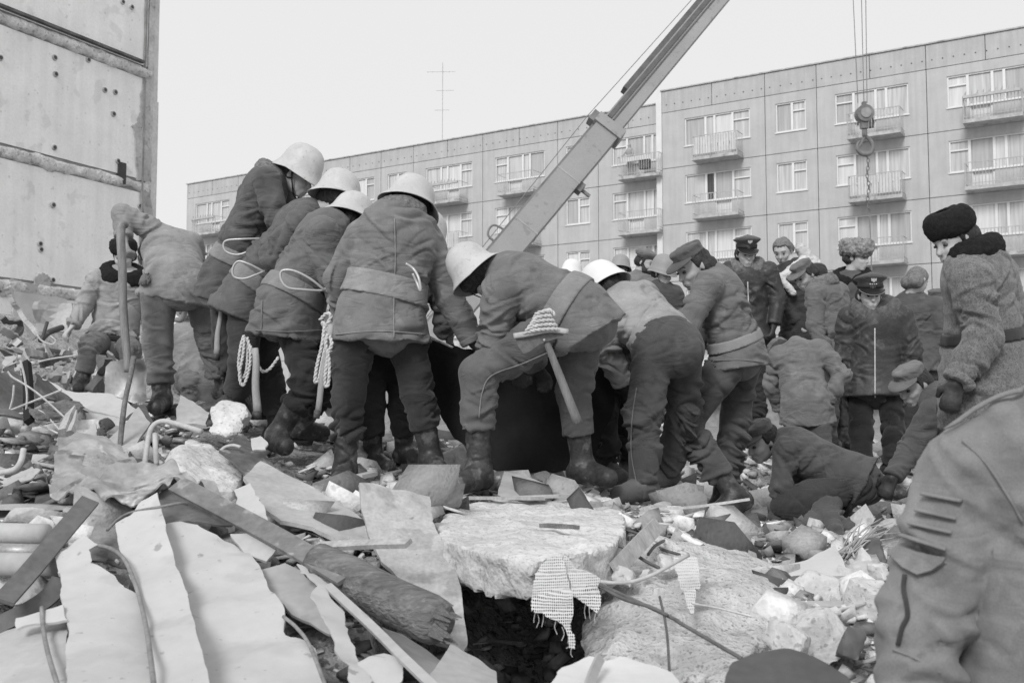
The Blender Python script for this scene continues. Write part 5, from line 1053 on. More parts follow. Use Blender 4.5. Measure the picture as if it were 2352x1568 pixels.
    b = MB(); P = smooth_path([on(x, y, .001) for x, y in ((2078, 1318), (2075, 1350), (2082, 1385), (2084, 1415), (2072, 1440), (2062, 1480))]); b.tube(P, .004, 6); b.put('pocket_pleat', cloth(.05), rt, True)
    b = MB(); P = smooth_path([on(x, y, .004) for x, y in ((2168, 985), (2195, 970), (2245, 935), (2300, 908), (2350, 895))]); b.tube(P, np.interp(np.linspace(0, 1, len(P)), [0, .2, 1], [.002, .006, .007]), 8, sy=.6); b.put('shoulder_strap', FM, rt, True)
    for nm, pts in (('armhole_seam', ((2210, 1010), (2262, 1060), (2310, 1130), (2350, 1200))), ('sleeve_seam', ((2050, 1490), (2100, 1510), (2160, 1545)))):
        b = MB(); b.tube(smooth_path([on(x, y, -.0008) for x, y in pts]), .0022, 6); b.put(nm, FM, rt, True)

def rock(c, r):
    M = np.linalg.qr(RG.normal(size=(3, 3)))[0]; K = np.array([[x, y, z] for x in (-1, 1) for y in (-1, 1) for z in (-1, 1)])*V(.82, .66, .5)+RG.normal(size=(8, 3))*.14; K = np.vstack([K, RG.normal(size=(3, 3))*.5]); return [c+(k*r*.82)@M for k in K]
def rubble():
    LB = mat('white_board', .50, .85, .07, 1.5, .22, 30, spots=[(3.5, .60, .90), (22, .665, .62), (60, .68, .7), (1.2, .56, .92)], bdist=.005)
    LB2 = mat('white_board_b', .45, .8, .09, 2.5, .3, 40, spots=[(5, .60, .88), (30, .68, .6)], bdist=.005)
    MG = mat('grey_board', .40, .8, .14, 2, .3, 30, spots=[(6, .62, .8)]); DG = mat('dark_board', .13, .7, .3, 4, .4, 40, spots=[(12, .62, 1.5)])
    # --- big pale boards bottom left
    sheet('plaster_board', 'large torn pale board at bottom left with ragged notch in its right edge', 'board', [A_(250, 930, 2.85), A_(300, 890, 2.85), A_(430, 810, 2.85), A_(490, 862, 2.83), A_(442, 895, 2.8), A_(452, 955, 2.75), A_(550, 1012, 2.7), A_(620, 1105, 2.62), A_(720, 1165, 2.58), A_(790, 1300, 2.46), A_(850, 1700, 2.06), A_(330, 1700, 2.0), A_(335, 1250, 2.45), A_(305, 1100, 2.6), A_(292, 1010, 2.75)], LB, .010, .007, .04, .014, seed=1, smooth=True, amp2=.012)
    sheet('plaster_board', 'pale board in the bottom left corner beneath a white scrap', 'board', [A_(-60, 1330, 2.6), A_(85, 1292, 2.6), A_(200, 1235, 2.62), A_(330, 1210, 2.6), A_(350, 1700, 2.05), A_(-80, 1700, 2.05)], LB2, .01, .006, .05, .012, seed=2, smooth=True)
    sheet('board_scrap', 'small white torn scrap lying across the corner board at left', 'board', [A_(78, 1242, 2.5), A_(180, 1215, 2.5), A_(312, 1172, 2.5), A_(332, 1250, 2.42), A_(200, 1275, 2.45), A_(92, 1302, 2.46)], LB, .006, .008, .03, .012, seed=3, smooth=True)
    sheet('plaster_board', 'tall narrow pale strip of board rising to a point in the lower left', 'board', [A_(578, 775, 2.98), A_(650, 735, 3.0), A_(705, 655, 3.05), A_(785, 612, 3.08), A_(826, 780, 2.9), A_(872, 960, 2.72), A_(935, 1130, 2.5), A_(1005, 1400, 2.2), A_(1090, 1700, 1.95), A_(800, 1700, 1.95), A_(742, 1350, 2.25), A_(702, 1150, 2.5), A_(640, 1000, 2.7), A_(592, 880, 2.85)], LB, .010, .003, .04, .012, seed=4, smooth=True)
    sheet('plaster_board', 'largest smooth pale board in the foreground, domed at its upper edge', 'board', [A_(822, 785, 3.02), A_(900, 778, 3.05), A_(985, 780, 3.05), A_(1060, 815, 3.02), A_(1120, 862, 3.0), A_(1232, 915, 2.95), A_(1290, 1000, 2.85), A_(1340, 1120, 2.7), A_(1420, 1232, 2.55), A_(1425, 1330, 2.45), A_(1500, 1352, 2.42), A_(1562, 1400, 2.36), A_(1720, 1700, 2.0), A_(980, 1700, 2.06), A_(930, 1400, 2.36), A_(850, 1130, 2.66), A_(800, 960, 2.86), A_(780, 850, 3.0)], LB, .012, .005, .04, .02, seed=5, smooth=True, amp2=.012)
    for i, (p, lb) in enumerate([([(1285, 985), (1420, 955), (1560, 1010), (1640, 1120), (1720, 1330), (1640, 1320), (1480, 1240), (1410, 1180), (1330, 1080)], 'curved grey sheet just right of the domed pale board'), ([(1150, 830), (1300, 820), (1380, 900), (1330, 960), (1240, 920)], 'small bent pale piece over the top right of the domed board')]):
        sheet('board_piece', lb, 'board', [A_(x, y, 2.95-.0008*(y-900)) for x, y in p], [MG, LB2][i], .008, .01, .04, .02, seed=7+i, smooth=True)
    sheet('torn_sheet', 'long white torn paper-like strip hanging down right of the pale boards', 'board', [A_(1480, 980, 2.8), A_(1530, 985, 2.8), A_(1560, 1040, 2.75), A_(1640, 1100, 2.7), A_(1700, 1190, 2.6), A_(1715, 1280, 2.5), A_(1760, 1370, 2.4), A_(1790, 1470, 2.3), A_(1850, 1568, 2.2), A_(1790, 1600, 2.15), A_(1740, 1480, 2.25), A_(1680, 1380, 2.35), A_(1640, 1290, 2.45), A_(1590, 1210, 2.55), A_(1550, 1150, 2.62), A_(1570, 1080, 2.7), A_(1500, 1040, 2.78)], LB, .004, .014, .03, .025, seed=9, smooth=True)
    sheet('torn_sheet', 'crumpled white scrap at the bottom, below the fractured log', 'board', [B_(175, 1405, 2.3), B_(240, 1370, 2.32), B_(330, 1342, 2.35), B_(420, 1402, 2.33), B_(412, 1530, 2.22), B_(300, 1590, 2.15), B_(190, 1540, 2.2)], LB, .005, .016, .025, .03, seed=10, smooth=True)
    strip('flat_bar', 'long edge bar running down to the bottom beside the torn white strip', 'metal bar', [B_(0, 1010, 2.7), B_(250, 1240, 2.5), B_(420, 1410, 2.33), B_(640, 1620, 2.1)], .022, .010, MG)
    sheet('plaster_board', 'pale board under the log, its tip at the centre bottom', 'board', [B_(310, 1250, 2.75), B_(440, 1300, 2.75), B_(640, 1440, 2.65), B_(600, 1560, 2.4), B_(420, 1400, 2.5)], MG, .012, .008, .04, .01, seed=11)
    sheet('plaster_board', 'square-cornered grey board tilting up at the centre bottom', 'board', [B_(590, 1510, 2.3), B_(710, 1342, 2.5), B_(830, 1410, 2.48), B_(962, 1500, 2.45), B_(1000, 1700, 2.1), B_(560, 1700, 2.1)], MG, .014, .004, .05, .008, seed=12)
    # --- crumpled metal and beams
    M1 = [A_(x, y, Y) for x, y, Y in [(262, 560, 3.5), (272, 450, 3.7), (292, 392, 3.85), (380, 360, 3.95), (500, 350, 4.0), (600, 400, 3.95), (700, 470, 3.8), (790, 482, 3.75), (905, 540, 3.6), (1000, 580, 3.5), (1100, 650, 3.35), (1190, 712, 3.2), (1060, 650, 3.3), (960, 600, 3.4), (870, 570, 3.4), (790, 605, 3.3), (705, 668, 3.2), (520, 665, 3.25), (360, 664, 3.3), (250, 660, 3.35)]]
    sheet('crumpled_metal', 'crumpled grey sheet metal cover with curled dark lower edge', 'sheet metal', M1, mat('dented_zinc', .36, .5, .4, 5, .4, 30, metal=.15, spots=[(7, .56, .45), (15, .62, 1.3)]), .006, .006, .035, .07, seed=13, smooth=True, amp2=.07)
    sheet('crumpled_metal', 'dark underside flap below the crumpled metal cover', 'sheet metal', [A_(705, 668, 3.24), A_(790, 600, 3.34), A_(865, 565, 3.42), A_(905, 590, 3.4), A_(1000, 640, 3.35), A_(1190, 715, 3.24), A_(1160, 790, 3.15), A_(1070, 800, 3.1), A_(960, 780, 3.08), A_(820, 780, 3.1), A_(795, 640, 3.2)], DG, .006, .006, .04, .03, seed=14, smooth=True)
    strip('flat_bar', 'wide dark flat bar slanting from the crumpled metal down to the log', 'metal bar', [A_(880, 575, 3.2), A_(1100, 690, 3.1), A_(1400, 850, 2.95), A_(1735, 1045, 2.7)], .062, .012, mat('bar_grey', .17, .6, .3, 6, .3, 50, spots=[(12, .6, 1.5)]), (.2, -.75, .6))
    strip('flat_bar', 'dark flat bar slanting across the ribbed metal at far left', 'metal bar', [A_(450, 655, 3.0), A_(300, 830, 2.85), A_(150, 1010, 2.7), A_(15, 1160, 2.55)], .052, .010, DG, (.3, -.8, .5))
    strip('bent_strip', 'dark bent metal strip curving along the left edge above the corner board', 'metal bar', [A_(305, 1050, 2.75), A_(250, 1130, 2.7), A_(150, 1200, 2.65), A_(-30, 1290, 2.6)], .050, .008, DG, (.3, -.6, .7))
    # i-beam
    rt = root('steel_beam', A_(0, 690, 3.45), 'horizontal steel beam with paler top flange at the left edge', 'steel beam')
    a, b_ = A_(-120, 688, 3.4), A_(640, 688, 3.4)
    for nm, off, sz_, m_ in (('top_flange', .0, (.08, .014), MG), ('web', -.05, (.012, .086), IRON), ('bottom_flange', -.10, (.08, .014), IRON)):  # top flange coloured lighter than web and bottom flange
        q = MB(); q.box((a+b_)/2+V(0, 0, off), (np.linalg.norm(b_-a), sz_[0], sz_[1]), [nrm(b_-a), np.cross(V(0, 0, 1), nrm(b_-a)), V(0, 0, 1)]); q.put(nm, m_, rt)
    for i, (y, rr, w1) in enumerate([(820, .032, 230), (905, .022, 200), (975, .034, 290)]):
        rod('ribbed_pipe', ['upper of the three pale pipes stacked at the left edge', 'thin middle pipe of the three stacked at the left edge', 'lowest and thickest of the three pipes at the left edge'][i], 'pipe', [A_(-90, y, 3.05-i*.08), A_(w1, y+8, 3.0-i*.08)], rr, [LB2, STEEL, MG][i], 14, 0)
    # --- rods
    RD = mat('rod_grey', .22, .6, .35, 12, .4, 80)
    rod('rebar', 'thick bent rod running down across the tall pale strip', 'rod', [A_(490, 880, 2.82), A_(560, 900, 2.8), A_(620, 950, 2.72), A_(670, 1060, 2.58), A_(705, 1180, 2.44), A_(738, 1340, 2.22), A_(775, 1640, 1.93)], .0055, RD)
    rod('rebar', 'rod bending over the corner board at bottom left', 'rod', [A_(208, 1190, 2.5), A_(215, 1290, 2.42), A_(240, 1420, 2.25), A_(300, 1620, 2.0)], .0052, RD)
    rod('rebar', 'rod crossing the notch right of the domed pale board', 'rod', [A_(1415, 1235, 2.5), A_(1480, 1290, 2.44), A_(1545, 1380, 2.34), A_(1640, 1620, 2.05)], .0045, RD)
    rod('rebar', 'thin rod arching over the top of the tall pale strip', 'rod', [A_(535, 805, 2.95), A_(590, 750, 3.0), A_(660, 715, 3.02), A_(800, 688, 3.0), A_(900, 670, 3.02), A_(935, 676, 3.05)], .0042, RD)
    PP = mat('pale_pipe', .46, .5, .2, 10, .2, 60)
    rod('bent_pipe', 'bent pale pipe looping up behind the concrete lump at left', 'pipe', [A_(722, 480, 4.2), A_(738, 360, 4.3), A_(760, 290, 4.35), A_(810, 262, 4.35), A_(880, 275, 4.3), A_(1005, 312, 4.2)], .0115, PP, 10)
    rod('bent_pipe', 'short straight leg of pipe beside the looping pipe', 'pipe', [A_(782, 480, 4.1), A_(776, 400, 4.1), A_(774, 325, 4.15)], .0105, PP, 10)
    rod('bent_pipe', 'pipe end curving in from the left edge of the picture', 'pipe', [A_(-60, 525, 3.3), A_(20, 515, 3.3), A_(75, 500, 3.3), A_(105, 460, 3.3), A_(118, 400, 3.32)], .0095, PP, 10)
    rod('bent_pipe', 'kinked thin pipe lying in front of the upright wooden panel', 'pipe', [B_(-180, 800, 2.95), B_(0, 828, 2.9), B_(110, 835, 2.85), B_(165, 870, 2.82), B_(200, 930, 2.8), B_(255, 963, 2.78), B_(380, 965, 2.75)], .0062, PP, 10)
    rod('bent_pipe', 'small curved pale rod between the concrete lumps at left', 'pipe', [A_(1095, 415, 4.0), A_(1125, 390, 4.02), A_(1165, 382, 4.02), A_(1200, 390, 4.0)], .0065, PP, 8)
    strip('batten', 'pale batten pointing right over the upright wooden panel', 'batten', [B_(-60, 785, 2.95), B_(200, 772, 2.9), B_(465, 765, 2.8)], .030, .014, WOOD, (0, -.5, .85))
    # --- wood
    sheet('wooden_panel', 'upright weathered wooden panel leaning against the concrete slab', 'wooden panel', [B_(182, 415, 3.35), B_(260, 418, 3.38), B_(420, 455, 3.4), B_(585, 500, 3.42), B_(600, 640, 3.3), B_(672, 780, 3.15), B_(740, 900, 3.05), B_(768, 1060, 2.92), B_(803, 1345, 2.7), B_(780, 1385, 2.68), B_(600, 1330, 2.72), B_(440, 1010, 2.95), B_(300, 860, 3.08), B_(245, 740, 3.15), B_(195, 580, 3.28)], mat('panel_wood', .40, .8, .25, 3, .5, 40, stretch=(2.2, 2.2, .5), spots=[(4, .58, .75), (14, .66, .6)]), .012, .004, .05, .012, seed=15, smooth=True)
    b = MB(); P = smooth_path([B_(-60, 870, 2.85), B_(100, 950, 2.78), B_(350, 1085, 2.66), B_(560, 1185, 2.56), B_(655, 1230, 2.52)]); b.tube(P, np.interp(np.linspace(0, 1, len(P)), [0, .3, .8, .93, 1], [.052, .058, .060, .056, .046]), 18); o = b.put('log', mat('log_wood', .15, .95, .45, 5, 1, 26, stretch=(.8, 3, 4), spots=[(30, .62, 1.4)], bdist=.012), None, True); tag(o, 'broken round log with frayed end lying towards the dark hollow', 'log')
    for i in range(16):
        t = RG.rand(3); a = B_(600, 1205, 2.52)+(t-.5)*V(.04, .06, .085); rod('splinter', '', None, [a, a+V(.045, -.015, -.02)+(RG.rand(3)-.5)*.02], [.013, .002], WOODD, 4, 0, par=None).parent = None
    for o in [o for o in bpy.data.objects if o.name.startswith('splinter') and not o.parent]:
        p = next(q for q in bpy.data.objects if q.name == 'log'); o.parent = p; o.location = Vector(o.location)-Vector(p.location); o.pop('label', None)
    # --- boards in the middle left
    sheet('grey_panel', 'big grey painted panel sloping right with a nail hole', 'board', [A_(1215, 535, 3.75), A_(1300, 460, 3.95), A_(1500, 560, 3.85), A_(1660, 650, 3.75), A_(1840, 765, 3.6), B_(285, 672, 3.45), B_(235, 757, 3.35), B_(120, 800, 3.3), A_(1700, 850, 3.3), A_(1560, 790, 3.4), A_(1400, 760, 3.4), A_(1320, 700, 3.5)], PLASTG, .014, .003, .06, .006, seed=16)
    sheet('board_scrap', 'bright torn scrap in front of the grey sloping panel', 'board', [A_(1165, 602, 3.4), A_(1245, 560, 3.42), A_(1300, 650, 3.3), A_(1338, 778, 3.15), A_(1250, 745, 3.2), A_(1190, 718, 3.25)], LB, .006, .012, .03, .012, seed=17, smooth=True)
    chunk('concrete_lump', 'pale broken concrete lump with exposed gravel in the left middle ground', 'concrete lump', [A_(800, 480, 3.95), A_(905, 335, 4.2), A_(985, 345, 4.25), A_(1240, 495, 4.1), A_(1190, 610, 3.75), A_(1020, 585, 3.6), A_(860, 545, 3.6), A_(1000, 420, 4.8), A_(1200, 520, 4.7), A_(900, 760, 3.8), A_(1150, 760, 3.8)], CONC, .014, .022, 1)
    chunk('concrete_lump', 'rounded pale concrete block standing on the rubble by the axe handle', 'concrete lump', [A_(1025, 260, 4.6), A_(1050, 175, 4.7), A_(1120, 150, 4.75), A_(1230, 170, 4.7), A_(1262, 235, 4.65), A_(1185, 335, 4.5), A_(1130, 352, 4.45), A_(1030, 325, 4.5), A_(1100, 200, 5.1), A_(1240, 240, 5.1), A_(1150, 340, 5.0)], CONC, .013, .022, 2)
    sheet('rusty_sheet', 'dark torn sheet with flaking paint between the concrete lumps', 'sheet metal', [A_(1095, 410, 4.0), A_(1170, 345, 4.15), A_(1215, 320, 4.2), A_(1290, 395, 4.15), A_(1410, 520, 3.95), A_(1380, 560, 3.9), A_(1300, 475, 3.95), A_(1240, 512, 3.85), A_(1170, 455, 3.9)], mat('flaking_dark', .12, .7, .4, 6, .6, 30, spots=[(9, .55, 2.6)]), .006, .014, .035, .02, seed=18)
    sheet('board_scrap', 'small pale flake lying on the dark torn sheet', 'board', [A_(1250, 345, 4.05), A_(1300, 335, 4.07), A_(1340, 375, 4.02), A_(1325, 400, 3.98), A_(1262, 408, 4.0)], LB2, .006, .012, .02, .004, seed=19)
    sheet('plaster_board', 'pale panel leaning behind the thin upright rod', 'board', [A_(530, 360, 4.75), A_(690, 190, 5.1), A_(752, 270, 5.0), A_(638, 425, 4.6)], MG, .014, .003, .06, .004, seed=20)
    sheet('plaster_board', 'grey board edge beside the leaning pale panel', 'board', [A_(692, 192, 5.12), A_(720, 175, 5.2), A_(790, 300, 4.95), A_(755, 275, 5.0)], DG, .012, .006, .06, .004, seed=21)
    sheet('curved_panel', 'pale curved panel ending in dark material at left', 'board', [A_(300, 480, 3.95), A_(330, 400, 4.05), A_(475, 262, 4.3), A_(488, 350, 4.15), A_(560, 385, 4.05), A_(500, 420, 3.95), A_(390, 480, 3.85)], MG, .012, .003, .05, .008, seed=25, smooth=True)
    chunk('dark_lump', 'black torn lump stuck on the end of the pale tube', 'debris', [A_(470, 250, 4.25), A_(545, 235, 4.3), A_(592, 280, 4.3), A_(545, 345, 4.2), A_(482, 345, 4.15), A_(520, 290, 4.5)], IRON, .012, .016, 3)
    for i, (p, Y0, m_, lb) in enumerate([([(160, 20), (330, 105), (570, 130), (680, 200), (620, 250), (440, 205), (300, 120)], 5.4, LB, 'long pale flat board lying behind the upright rod at left'), ([(425, 215), (620, 250), (600, 290), (430, 250)], 5.1, LB2, 'second pale board tucked beneath the long flat one'),
                                       ([(880, 210), (900, 130), (1045, 215), (1030, 275), (880, 262)], 5.2, MG, 'plain light panel between the shovel man boots and the round concrete block')]):
        sheet('plaster_board', lb, 'board', [A_(x, y, Y0+.0022*(200-y)) for x, y in p], m_, .018, .01, .05, .01, seed=22+i)
    # far left pile (zoomed coordinates E_)
    sheet('dark_sheet', 'dark curved sheet at the left edge behind a black post', 'sheet metal', [E_(-60, 1000, 4.7), E_(90, 960, 4.9), E_(235, 1010, 4.9), E_(275, 1200, 4.7), E_(260, 1420, 4.5), E_(-60, 1430, 4.4)], DG, .01, .01, .06, .05, seed=30, smooth=True)
    strip('black_post', 'narrow black post standing in the pile at the left edge', 'post', [E_(270, 870, 4.8), E_(290, 1100, 4.7), E_(300, 1480, 4.5)], .035, .03, LINER, (0, -1, 0))
    chunk('timber', 'dark split timber lying right of the black post', 'timber', [E_(330, 1300, 4.6), E_(600, 1265, 4.9), E_(830, 1250, 5.0), E_(890, 1330, 4.9), E_(800, 1420, 4.8), E_(340, 1500, 4.4), E_(600, 1300, 5.2), E_(850, 1300, 5.2)], WOODD, .014, .02, 4)
    sheet('dark_sheet', 'dark rounded sheet lying under the pale boards at left', 'sheet metal', [E_(335, 1000, 5.2), E_(520, 1120, 5.4), E_(760, 1250, 5.4), E_(560, 1270, 5.1), E_(330, 1290, 4.9)], DG, .01, .01, .06, .05, seed=31, smooth=True)
    rod('splintered_lath', 'splintered pale lath pointing up at left', 'lath', [E_(660, 1600, 4.3), E_(720, 1430, 4.4), E_(775, 1318, 4.45)], [.028, .022, .004], WOOD, 5, 0)
    rod('splintered_lath', 'thinner splintered lath just right of the pale splintered one', 'lath', [E_(730, 1600, 4.3), E_(775, 1480, 4.35), E_(792, 1360, 4.4)], [.02, .014, .003], WOOD, 5, 0)
    WR = [([(80, 960), (130, 1020), (250, 1090), (420, 1210), (690, 1455)], 'long pale wire slanting down right in front of the black post'), ([(100, 1365), (300, 1285), (640, 1150)], 'pale wire rising to the right across the dark sheet at left'), ([(-40, 1412), (240, 1392), (400, 1365), (500, 1440), (640, 1590)], 'kinked wire with a peak low at the left edge'),
          ([(210, 840), (250, 1000), (280, 1210), (262, 1430), (240, 1520)], 'curved wire running down beside the black post'), ([(145, 1100), (130, 1250), (85, 1400)], 'short faint wire at the far left edge'), ([(180, 1430), (380, 1500), (600, 1600)], 'low wire near the splintered lath'), ([(395, 862), (560, 825), (790, 795)], 'thin straight wire in the mid left pile'), ([(360, 540), (430, 640), (540, 680), (575, 640), (520, 590)], 'looped wire under the seated man hand')]
    for i, (p, lb) in enumerate(WR): rod('wire', lb, 'wire', [E_(x, y, 4.55 if i < 6 else 7.2) for x, y in p], .0045 if i < 6 else .006, WIRE, 5)
    rod('hose', 'dark hose end held by the seated man at left', 'hose', [E_(420, 640, 7.4), E_(500, 560, 7.5), E_(640, 505, 7.7)], .022, IRON, 8)
    rod('hose', 'short dark stick crossing the hose at left', 'rod', [E_(430, 640, 7.3), E_(490, 450, 7.4)], .012, IRON, 6)
    # leaning planks and slabs further left
    FAR = [([(30, 100), (60, 95), (370, 600), (320, 640)], 11, MG, 'plank leaning down to the right under the damaged building'), ([(0, 430), (200, 480), (240, 640), (180, 700), (60, 690), (0, 600)], 8, DG, 'dark slab in the far left pile'),
           ([(180, 690), (420, 605), (470, 700), (520, 790), (330, 890), (200, 860)], 7.2, PLASTG, 'grey plate with an oval hole in the left pile'), ([(0, 540), (110, 600), (175, 690), (60, 690)], 6.5, LB, 'white sheet at the left edge above the dark curved one'),
           ([(640, 720), (720, 690), (800, 720), (790, 780), (660, 770)], 8, LB, 'white slab beside the seated man knee'), ([(400, 850), (545, 740), (700, 790), (520, 860)], 7.4, DG, 'dark wedge left of the seated man boot'), ([(480, 930), (640, 890), (730, 960), (720, 1080), (490, 1060)], 6.8, MG, 'grey block below the dark wedge'),
           ([(955, 1170), (1090, 800), (1165, 840), (1100, 1190)], 7.0, DG, 'dark wedge-shaped board left of the shovel blade'), ([(940, 990), (990, 850), (1130, 750), (1170, 850), (1050, 1000)], 7.8, LB, 'pale slab behind the shovel blade'), ([(350, 240), (740, 250), (700, 560), (350, 540)], 15, MG, 'flat grey panel standing before the damaged wall'),
           ([(90, 860), (160, 800), (230, 860), (230, 1000), (110, 1000)], 5.4, MG, 'rounded grey casing at the left edge'), ([(-20, 700), (140, 720), (170, 800), (90, 860), (0, 980), (-40, 900)], 5.8, METAL, 'dull metal hood at the left edge')]
    for i, (p, Y0, m_, lb) in enumerate(FAR): sheet('slab', lb, 'slab', [E_(x, y, Y0+(.3 if j % 2 else 0)) for j, (x, y) in enumerate(p)], m_, .05, .02, .09, .02, seed=40+i)
    # --- the slab and the big rough block
    z = .375
    def pz(x, y, zz): px, py = zb(x, y); return onz(px, py, zz)
    T_ = [pz(600, 640, z), pz(690, 560, z), pz(800, 520, z), pz(1250, 498, z), pz(1630, 500, z), pz(1705, 550, z), pz(1712, 690, z), pz(1640, 770, z), pz(1480, 810, z), pz(1180, 850, z), pz(930, 830, z-.01), pz(750, 770, z-.01), pz(650, 740, z)]
    Bm = [p+V(-.0, .04, -.12) for p in T_]
    sl = chunk('concrete_slab', 'thick broken concrete slab with rough dusty top, spanning the dark hollow', 'concrete slab', T_+Bm, mat('slab_concrete', .56, .95, .16, 4, 1, 40, spots=[(45, .60, .72), (14, .62, .85), (110, .60, .7)], bdist=.012), .012, .017, 11, freq=9)
    for i, (x0, y0, x1, y1) in enumerate([(1240, 662, 1430, 672), (760, 505, 1240, 508), (1030, 505, 1440, 490)]):
        strip('lath', ['thin lath lying on top of the concrete slab', 'flat lath along the back edge of the slab', 'splintered lath at the back right of the slab'][i], 'lath', [pz(x0, y0, z+.015), pz((x0+x1)/2, (y0+y1)/2, z+.02), pz(x1, y1, z+.015)], .035, .012, [WOODD, WOOD, LB][i], (0, 0, 1))
    rod('hook_iron', 'small curved iron ring set in the front face of the slab', 'iron ring', [B_(1005, 940, 2.82), B_(1040, 925, 2.80), B_(1062, 880, 2.80), B_(1050, 862, 2.82)], .007, IRON)
    BL = mat('block_gravel', .54, .95, .22, 8, 1, 60, spots=[(60, .60, .50), (11, .60, .74), (150, .62, .6)], bdist=.02)
    chunk('concrete_block', 'huge rough concrete block with pitted gravel face at the lower centre right', 'concrete block', [C_(-70, 850, 3.5), C_(120, 835, 3.75), C_(400, 885, 3.75), C_(640, 970, 3.35), C_(655, 1150, 3.05), C_(680, 1290, 2.85), C_(570, 1380, 2.68), C_(430, 1460, 2.5), C_(300, 1700, 2.25), C_(-220, 1700, 2.35), C_(-350, 1350, 2.85), C_(-330, 1200, 3.1), C_(-120, 950, 3.3), C_(300, 900, 4.2), C_(600, 1000, 3.9), C_(640, 1500, 3.6), C_(-300, 1400, 3.8), C_(0, 900, 4.2)], BL, .014, .040, 12, freq=4)
    chunk('concrete_lump', 'grey lump between the slab and the pale jacket man shoes', 'concrete lump', [B_(1715, 620, 4.2), B_(1780, 560, 4.45), B_(1985, 505, 4.7), B_(2030, 700, 4.1), B_(1900, 760, 4.0), B_(1720, 700, 4.0), B_(1850, 600, 4.8), B_(1800, 800, 4.1)], mat('grey_lump', .38, .9, .25, 4, .6, 30, spots=[(12, .6, .7)]), .014, .02, 13)
    # hollow lining stones, coloured darker than the concrete pieces
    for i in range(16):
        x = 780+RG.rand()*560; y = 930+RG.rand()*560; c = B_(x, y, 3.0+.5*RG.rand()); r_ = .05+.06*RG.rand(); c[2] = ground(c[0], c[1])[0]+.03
        pts = [c+nrm(RG.normal(size=3))*r_*(.6+.5*RG.rand()) for _ in range(11)]; chunk('rubble_stone', 'dark stone lying in the hollow under the slab', 'stone', [np.array(p) for p in pts], mat('dark_stone', .16, .9, .35, 6, .6, 40, spots=[(20, .6, 1.5)]), .014, .012, 50+i, group='stones in the hollow')
    # gauze
    def gauze(name, label, pts, seed):
        m = bpy.data.materials.get('gauze')
        if not m:
            m = bpy.data.materials.new('gauze'); m.use_nodes = True; N = m.node_tree.nodes; L = m.node_tree.links; b = N['Principled BSDF']; b.inputs['Base Color'].default_value = (.58, .58, .58, 1); b.inputs['Roughness'].default_value = .9
            tc = N.new('ShaderNodeTexCoord'); outs = []
            for d, s in (('Z', 150), ('X', 190)):
                w_ = N.new('ShaderNodeTexWave'); w_.bands_direction = d; w_.inputs['Scale'].default_value = s/ 6.3*2; w_.inputs['Distortion'].default_value = 1.6; w_.inputs['Detail Scale'].default_value = 1.5; L.new(tc.outputs['Object'], w_.inputs[0]); g = N.new('ShaderNodeMath'); g.operation = 'GREATER_THAN'; g.inputs[1].default_value = .62 if d == 'Z' else .60; L.new(w_.outputs['Fac'], g.inputs[0]); outs.append(g)
            mx = N.new('ShaderNodeMath'); mx.operation = 'MAXIMUM'; L.new(outs[0].outputs[0], mx.inputs[0]); L.new(outs[1].outputs[0], mx.inputs[1]); L.new(mx.outputs[0], b.inputs['Alpha'])
        sheet(name, label, 'cloth', pts, m, .0015, .012, .014, .02, seed=seed, smooth=True, amp2=.05)
    gauze('gauze_rag', 'white net rag hanging to a point over the front of the slab', [B_(1310, 800, 2.72), B_(1225, 905, 2.70), B_(1178, 965, 2.68), B_(1170, 1100, 2.62), B_(1190, 1185, 2.58), B_(1235, 1180, 2.58), B_(1310, 1230, 2.56), B_(1375, 1290, 2.55), B_(1388, 1375, 2.53), B_(1410, 1385, 2.52), B_(1398, 1270, 2.55), B_(1405, 1120, 2.60), B_(1385, 1000, 2.66), B_(1350, 880, 2.72)], 61)
    gauze('gauze_rag', 'second flap of white net rag, right of the pointed one', [B_(1355, 850, 2.74), B_(1400, 895, 2.73), B_(1570, 985, 2.70), B_(1548, 1010, 2.68), B_(1560, 1130, 2.62), B_(1538, 1185, 2.6), B_(1480, 1130, 2.62), B_(1420, 1090, 2.63), B_(1395, 1080, 2.63), B_(1385, 980, 2.68)], 62)
    gauze('gauze_rag', 'small white net rag hanging on the rough block', [C_(75, 985, 2.95), C_(120, 960, 3.0), C_(190, 1000, 2.95), C_(215, 1080, 2.85), C_(195, 1110, 2.8), C_(192, 1225, 2.72), C_(172, 1222, 2.72), C_(150, 1130, 2.78), C_(110, 1060, 2.86)], 63)
    for i in range(14):
        x, y, Y = [(1175, 1100, 2.62), (1190, 1185, 2.58), (1235, 1180, 2.58), (1310, 1230, 2.56), (1375, 1290, 2.55), (1400, 1380, 2.52), (1480, 1135, 2.62), (1538, 1185, 2.6), (1560, 1130, 2.62), (1500, 1150, 2.6), (1205, 1190, 2.58), (1345, 1265, 2.55), (1390, 1330, 2.53), (1172, 1030, 2.65)][i]
        rod('thread', '', None, [B_(x, y-20, Y), B_(x+RG.normal()*6, y+18, Y), B_(x+RG.normal()*10, y+30+RG.rand()*35, Y)], .0011, WIRE, 4, 3, par=[o for o in bpy.data.objects if o.name == 'gauze_rag'][0])
    RB = mat('rebar_dark', .12, .7, .3, 12, .5, 80)
    rod('rebar', 'curved pale rod sweeping up right from the net rag', 'rod', [B_(1565, 985, 2.68), B_(1640, 992, 2.66), B_(1750, 985, 2.66), B_(1860, 948, 2.68), B_(1960, 895, 2.7), B_(2072, 833, 2.75)], .0052, PP)
    rod('rebar', 'long dark rod slanting down right over the rough block', 'rod', [B_(1560, 1000, 2.66), B_(1800, 1110, 2.58), B_(2000, 1205, 2.5), C_(120, 1265, 2.42), C_(430, 1445, 2.25)], .0046, RB)
